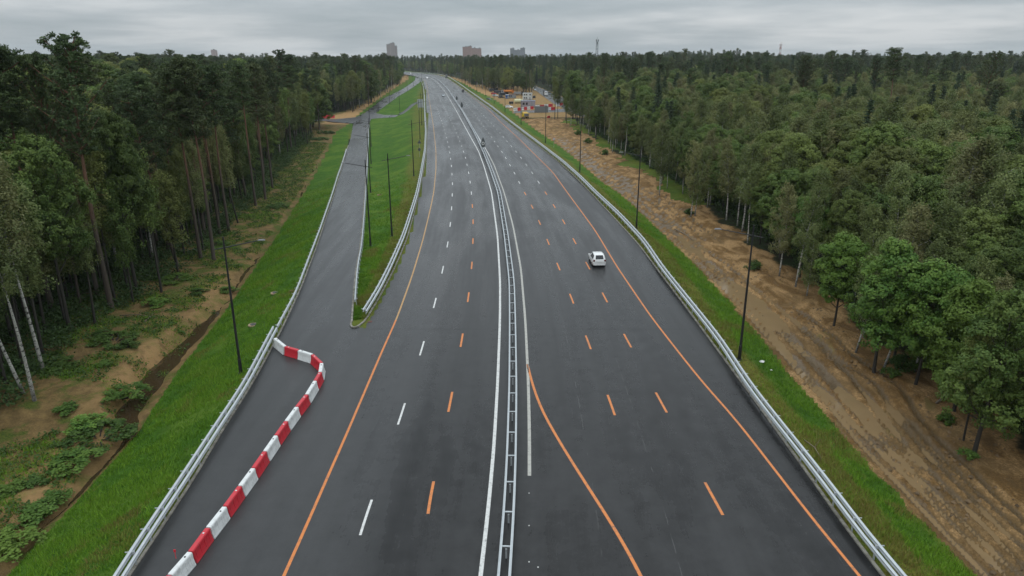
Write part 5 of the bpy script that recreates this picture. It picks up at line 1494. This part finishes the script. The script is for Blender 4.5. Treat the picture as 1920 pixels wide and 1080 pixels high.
SHR = [(240,745,1,1.25,'dark round bush right beside the orange bank of the ditch'),(186,822,3,1.5,'wide leafy bush on the sand above the stream bend'),(163,800,1,1.0,'dark bush behind the wide one above the stream bend'),(146,872,1,1.2,'dark green bush overhanging the narrow stream'),(105,935,0,.9,'small bush on the bank below the overhanging one'),(14,922,2,1.2,'light green plant at the left edge of the picture'),(58,975,0,1.2,'bush on the stream bank at lower left'),(16,1035,1,1.2,'dark bush in the lower left corner'),(213,640,3,1.3,'spreading green thicket in the middle of the left sand'),(240,652,0,1.0,'green bush at the right end of the spreading thicket'),(193,628,0,.9,'green bush at the left end of the spreading thicket'),(100,690,3,1.2,'leafy bush at the foot of the leaning white birch'),(197,684,2,.9,'small round plant on the open left sand'),(290,572,1,1.0,'dark shrub under the lone slender tree'),(330,525,3,1.2,'low thicket between the pine trunks'),(430,548,0,1.1,'bush on the bank beyond the dark water'),(375,550,0,1.0,'green bush above the water behind the street lamp'),(400,462,3,1.3,'low thicket beside the reddish pines'),(520,388,3,1.2,'low bushes near the stream in the clearing'),(70,905,2,1.0,'weedy tuft on the sand at left'),(120,770,2,1.1,'weedy tuft in the middle of the left sand'),(330,625,2,.8,'small plant on the orange bank'),
       (1292,402,0,1.0,'bush at the foot of the twin birches on the dirt'),(1410,505,0,1.1,'bush by the birch row right of the dirt'),(1670,705,2,1.0,'small plant at the foot of the brightest maple'),(1690,690,0,1.3,'leafy bush right of the brightest maple'),(1745,690,1,1.5,'dense bush among the right front trees'),(1815,858,2,.8,'tiny green plant by the nearest right trunk'),(1770,790,2,.9,'weedy tuft on the dirt left of the nearest right tree'),(1082,253,0,1.5,'bushy growth where the dirt meets the far forest'),(1102,268,0,1.4,'bushy growth in front of the far right trees'),(1132,290,0,1.3,'bush at the forest edge beyond the third lamp'),(612,250,3,1.8,'pale scrub beside the far end of the stream'),(600,262,3,1.6,'pale scrub at the far end of the clearing')]
for a, b, v, s, lb in SHR:
    z0 = -3.5 if a < 960 else ZR
    p = P(a, b, z0)
    for _ in range(6): p = P(a, b, gz(p[0], p[1]))
    g = thing('shrub', lb, 'shrub', tuple(p), RNG.uniform(0, 6), None); g.scale = (s * 1.15, s * 1.15, s * .62) if a < 960 else (s, s, s)
    link('stem', BUSH[v][0], g); link('foliage', BUSH[v][1], g)

def blades(name, X_, Y_, h, w, per, tint, mat, label, spread=.12):
    n = len(X_); rng = np.random.default_rng(5)
    Z_ = ground(X_, Y_)[0]
    x = np.repeat(X_, per) + rng.normal(size=n * per) * spread; y = np.repeat(Y_, per) + rng.normal(size=n * per) * spread; z = np.repeat(Z_, per)
    hh = np.repeat(h, per) * rng.uniform(.6, 1.25, n * per); a = rng.uniform(0, 6.28, n * per); ww = w * rng.uniform(.7, 1.4, n * per)
    lx, ly = rng.normal(size=n * per) * .4 * hh, rng.normal(size=n * per) * .4 * hh
    V = np.stack([np.stack([x - np.cos(a) * ww, y - np.sin(a) * ww, z - .03], 1), np.stack([x + np.cos(a) * ww, y + np.sin(a) * ww, z - .03], 1), np.stack([x + lx, y + ly, z + hh], 1)], 1).reshape(-1, 3)
    me = mesh(name, V, np.arange(3 * n * per).reshape(-1, 3), mat)
    at_ = me.attributes.new('tint', 'FLOAT', 'POINT'); at_.data.foreach_set('value', np.repeat(np.clip(np.repeat(tint, per) + rng.normal(size=n * per) * .1, 0, 1), 3).astype(np.float32))
    return kind(link(name, me), 'stuff', label)
q = NT('grass_blades'); t_ = q.attr('tint').outputs['Fac']
gc = q.mix(q.ss(t_, 0, .5), (0.062, 0.152, 0.008), (0.135, 0.258, 0.018)); gc = q.mix(q.ss(t_, .55, 1), gc, (0.19, 0.155, 0.045))
M_BLADE = q.set(Base_Color=gc, Roughness=.7); q.b.inputs['Specular IOR Level'].default_value = .2
def sample(fl, fr, y0, y1, n, dens_pow=1.6):
    t = RNG.random(n) ** dens_pow; y = y0 + (y1 - y0) * t; s = RNG.random(n)
    a, b = fl(y), fr(y)
    return a + (b - a) * s, y
gx, gy = [], []
for fl, fr, y0, y1, n in ((lambda y: XD(y) + .1, lambda y: XL(y) - .35, 24, 190, 64000), (lambda y: XR(y) + .35, lambda y: XV(y) - .1, 24, 210, 46000), (lambda y: GOL(y) + .35, lambda y: XGR(y) - .35, YTIP + 3, 230, 42000)):
    a, b = sample(fl, fr, y0, y1, n); gx.append(a); gy.append(b)
gx, gy = np.concatenate(gx), np.concatenate(gy)
gr_ = ground(gx, gy); nz = fbm(gx * .35, gy * .35, 3); nb = fbm(gx * .9, gy * .9, 8)
k = (gr_[1] > .5) & (RNG.random(len(gx)) < (.30 + 1.3 * (nz - .3)) * (1 - sst(90, 185, gy)))
tint = np.where(gr_[2] * (nz + .35) > .45, .62 + .38 * nb, (.10 + 1.1 * (nz - .32) + .3 * (nb - .5) + .5 * sst(.60, .72, fbm(gx * .25 + 9, gy * .25, 19))).clip(0, .85))
blades('grass', gx[k], gy[k], (.10 + .16 * nz[k]) * (1 + gy[k] / 160), .022, 4, tint[k], M_BLADE, 'short grass on the embankments and the wedge')
# weeds on the left sand and grass at the forest edge
wx, wy = sample(lambda y: XFL(y) - 12, lambda y: XD(y) - 1.4, 24, 260, 60000, 1.5)
wn_ = fbm(wx * .33, wy * .33, 44, 4); k = wn_ + .25 * sst(90, 200, wy) > .50
wx, wy, wn_ = wx[k], wy[k], wn_[k]
blades('weeds', wx, wy, .14 + .9 * (wn_ - .5).clip(0, .4), .03, 4, .15 + .5 * fbm(wx * .6, wy * .6, 61) + .28 * sst(90, 180, wy), M_BLADE, 'patches of weeds over the sandy left bank', .18)
n_ = min(len(wx), 9000); ii = RNG.choice(len(wx), n_, False)
rng = np.random.default_rng(9); per = 6
pc = np.stack([np.repeat(wx[ii], per) + rng.normal(size=n_ * per) * .25, np.repeat(wy[ii], per) + rng.normal(size=n_ * per) * .25, np.repeat(ground(wx[ii], wy[ii])[0], per) + rng.uniform(.05, .4, n_ * per)], 1)
me = crown_mesh('ground_cover', [cards(pc, rng.normal(size=(len(pc), 3)) * .5 + np.array([0, 0, .9]), .26, .19, rng, np.repeat(.3 + .8 * (wn_[ii] - .5), per) + rng.normal(size=len(pc)) * .12)], L_WEED)
kind(link('ground_cover', me), 'stuff', 'low leafy ground cover on the sandy left bank')
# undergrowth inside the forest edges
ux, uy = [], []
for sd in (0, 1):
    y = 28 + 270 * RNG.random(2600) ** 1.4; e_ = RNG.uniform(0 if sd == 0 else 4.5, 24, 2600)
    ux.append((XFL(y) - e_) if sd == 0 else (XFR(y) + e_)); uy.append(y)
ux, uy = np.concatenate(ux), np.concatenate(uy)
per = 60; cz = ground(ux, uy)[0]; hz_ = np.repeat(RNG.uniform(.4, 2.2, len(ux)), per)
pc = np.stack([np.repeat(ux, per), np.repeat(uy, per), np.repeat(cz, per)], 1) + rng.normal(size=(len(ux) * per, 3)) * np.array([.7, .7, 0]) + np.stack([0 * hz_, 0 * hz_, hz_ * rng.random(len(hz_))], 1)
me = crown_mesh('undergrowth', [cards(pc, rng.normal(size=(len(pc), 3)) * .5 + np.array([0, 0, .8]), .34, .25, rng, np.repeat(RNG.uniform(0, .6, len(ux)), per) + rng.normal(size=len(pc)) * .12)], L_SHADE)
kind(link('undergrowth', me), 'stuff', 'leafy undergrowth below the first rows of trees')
# clods and roots torn up along the dirt
cx_, cy_ = sample(lambda y: XV(y) + .5, lambda y: XFR(y) + 2, 28, 230, 5200, 1.5)
kk = fbm(cx_ * .16, cy_ * .16, 71) > .47; cx_, cy_ = cx_[kk], cy_[kk]
cz = ground(cx_, cy_)[0]; V, F = [], []
for x, y, z in zip(cx_, cy_, cz):
    s = .05 + .16 * RNG.random() ** 2; n0 = len(V); aa = RNG.uniform(0, 6.28)
    for k in range(5): V.append((x + s * math.cos(aa + k * 1.257) * RNG.uniform(.6, 1.5), y + s * math.sin(aa + k * 1.257) * RNG.uniform(.6, 1.5), z - .05))
    V.append((x, y, z + s * RNG.uniform(.4, .9))); F += [(n0 + k, n0 + (k + 1) % 5, n0 + 5) for k in range(5)]
q = NT('clod'); nn_ = q.noise(q.coords('Object'), 1.1, 5, .7)
M_CLOD = q.set(Base_Color=q.mix(q.ss(nn_, .3, .7), (0.055, 0.036, 0.018), (0.18, 0.115, 0.058)), Roughness=.95)
kind(link('clods', mesh('clods', V, np.array(F), M_CLOD)), 'stuff', 'torn clods of earth strewn over the dirt track')

# ------------------------------------------------------------------ haze
q = NT('haze'); q.t.nodes.remove(q.b)
vol = q.n('ShaderNodeVolumePrincipled')
vol.inputs['Color'].default_value = (0.86, 0.93, 0.96, 1); vol.inputs['Density'].default_value = 0.00007
q.t.links.new(vol.outputs[0], q.t.nodes['Material Output'].inputs['Volume'])
xh = 0.8 * 4600 + 60 + 4600
kind(MB().box((0, 2300, 38), (9400, 5400, 104)).build('haze', q.m), 'stuff', 'thin grey summer haze over the forest')
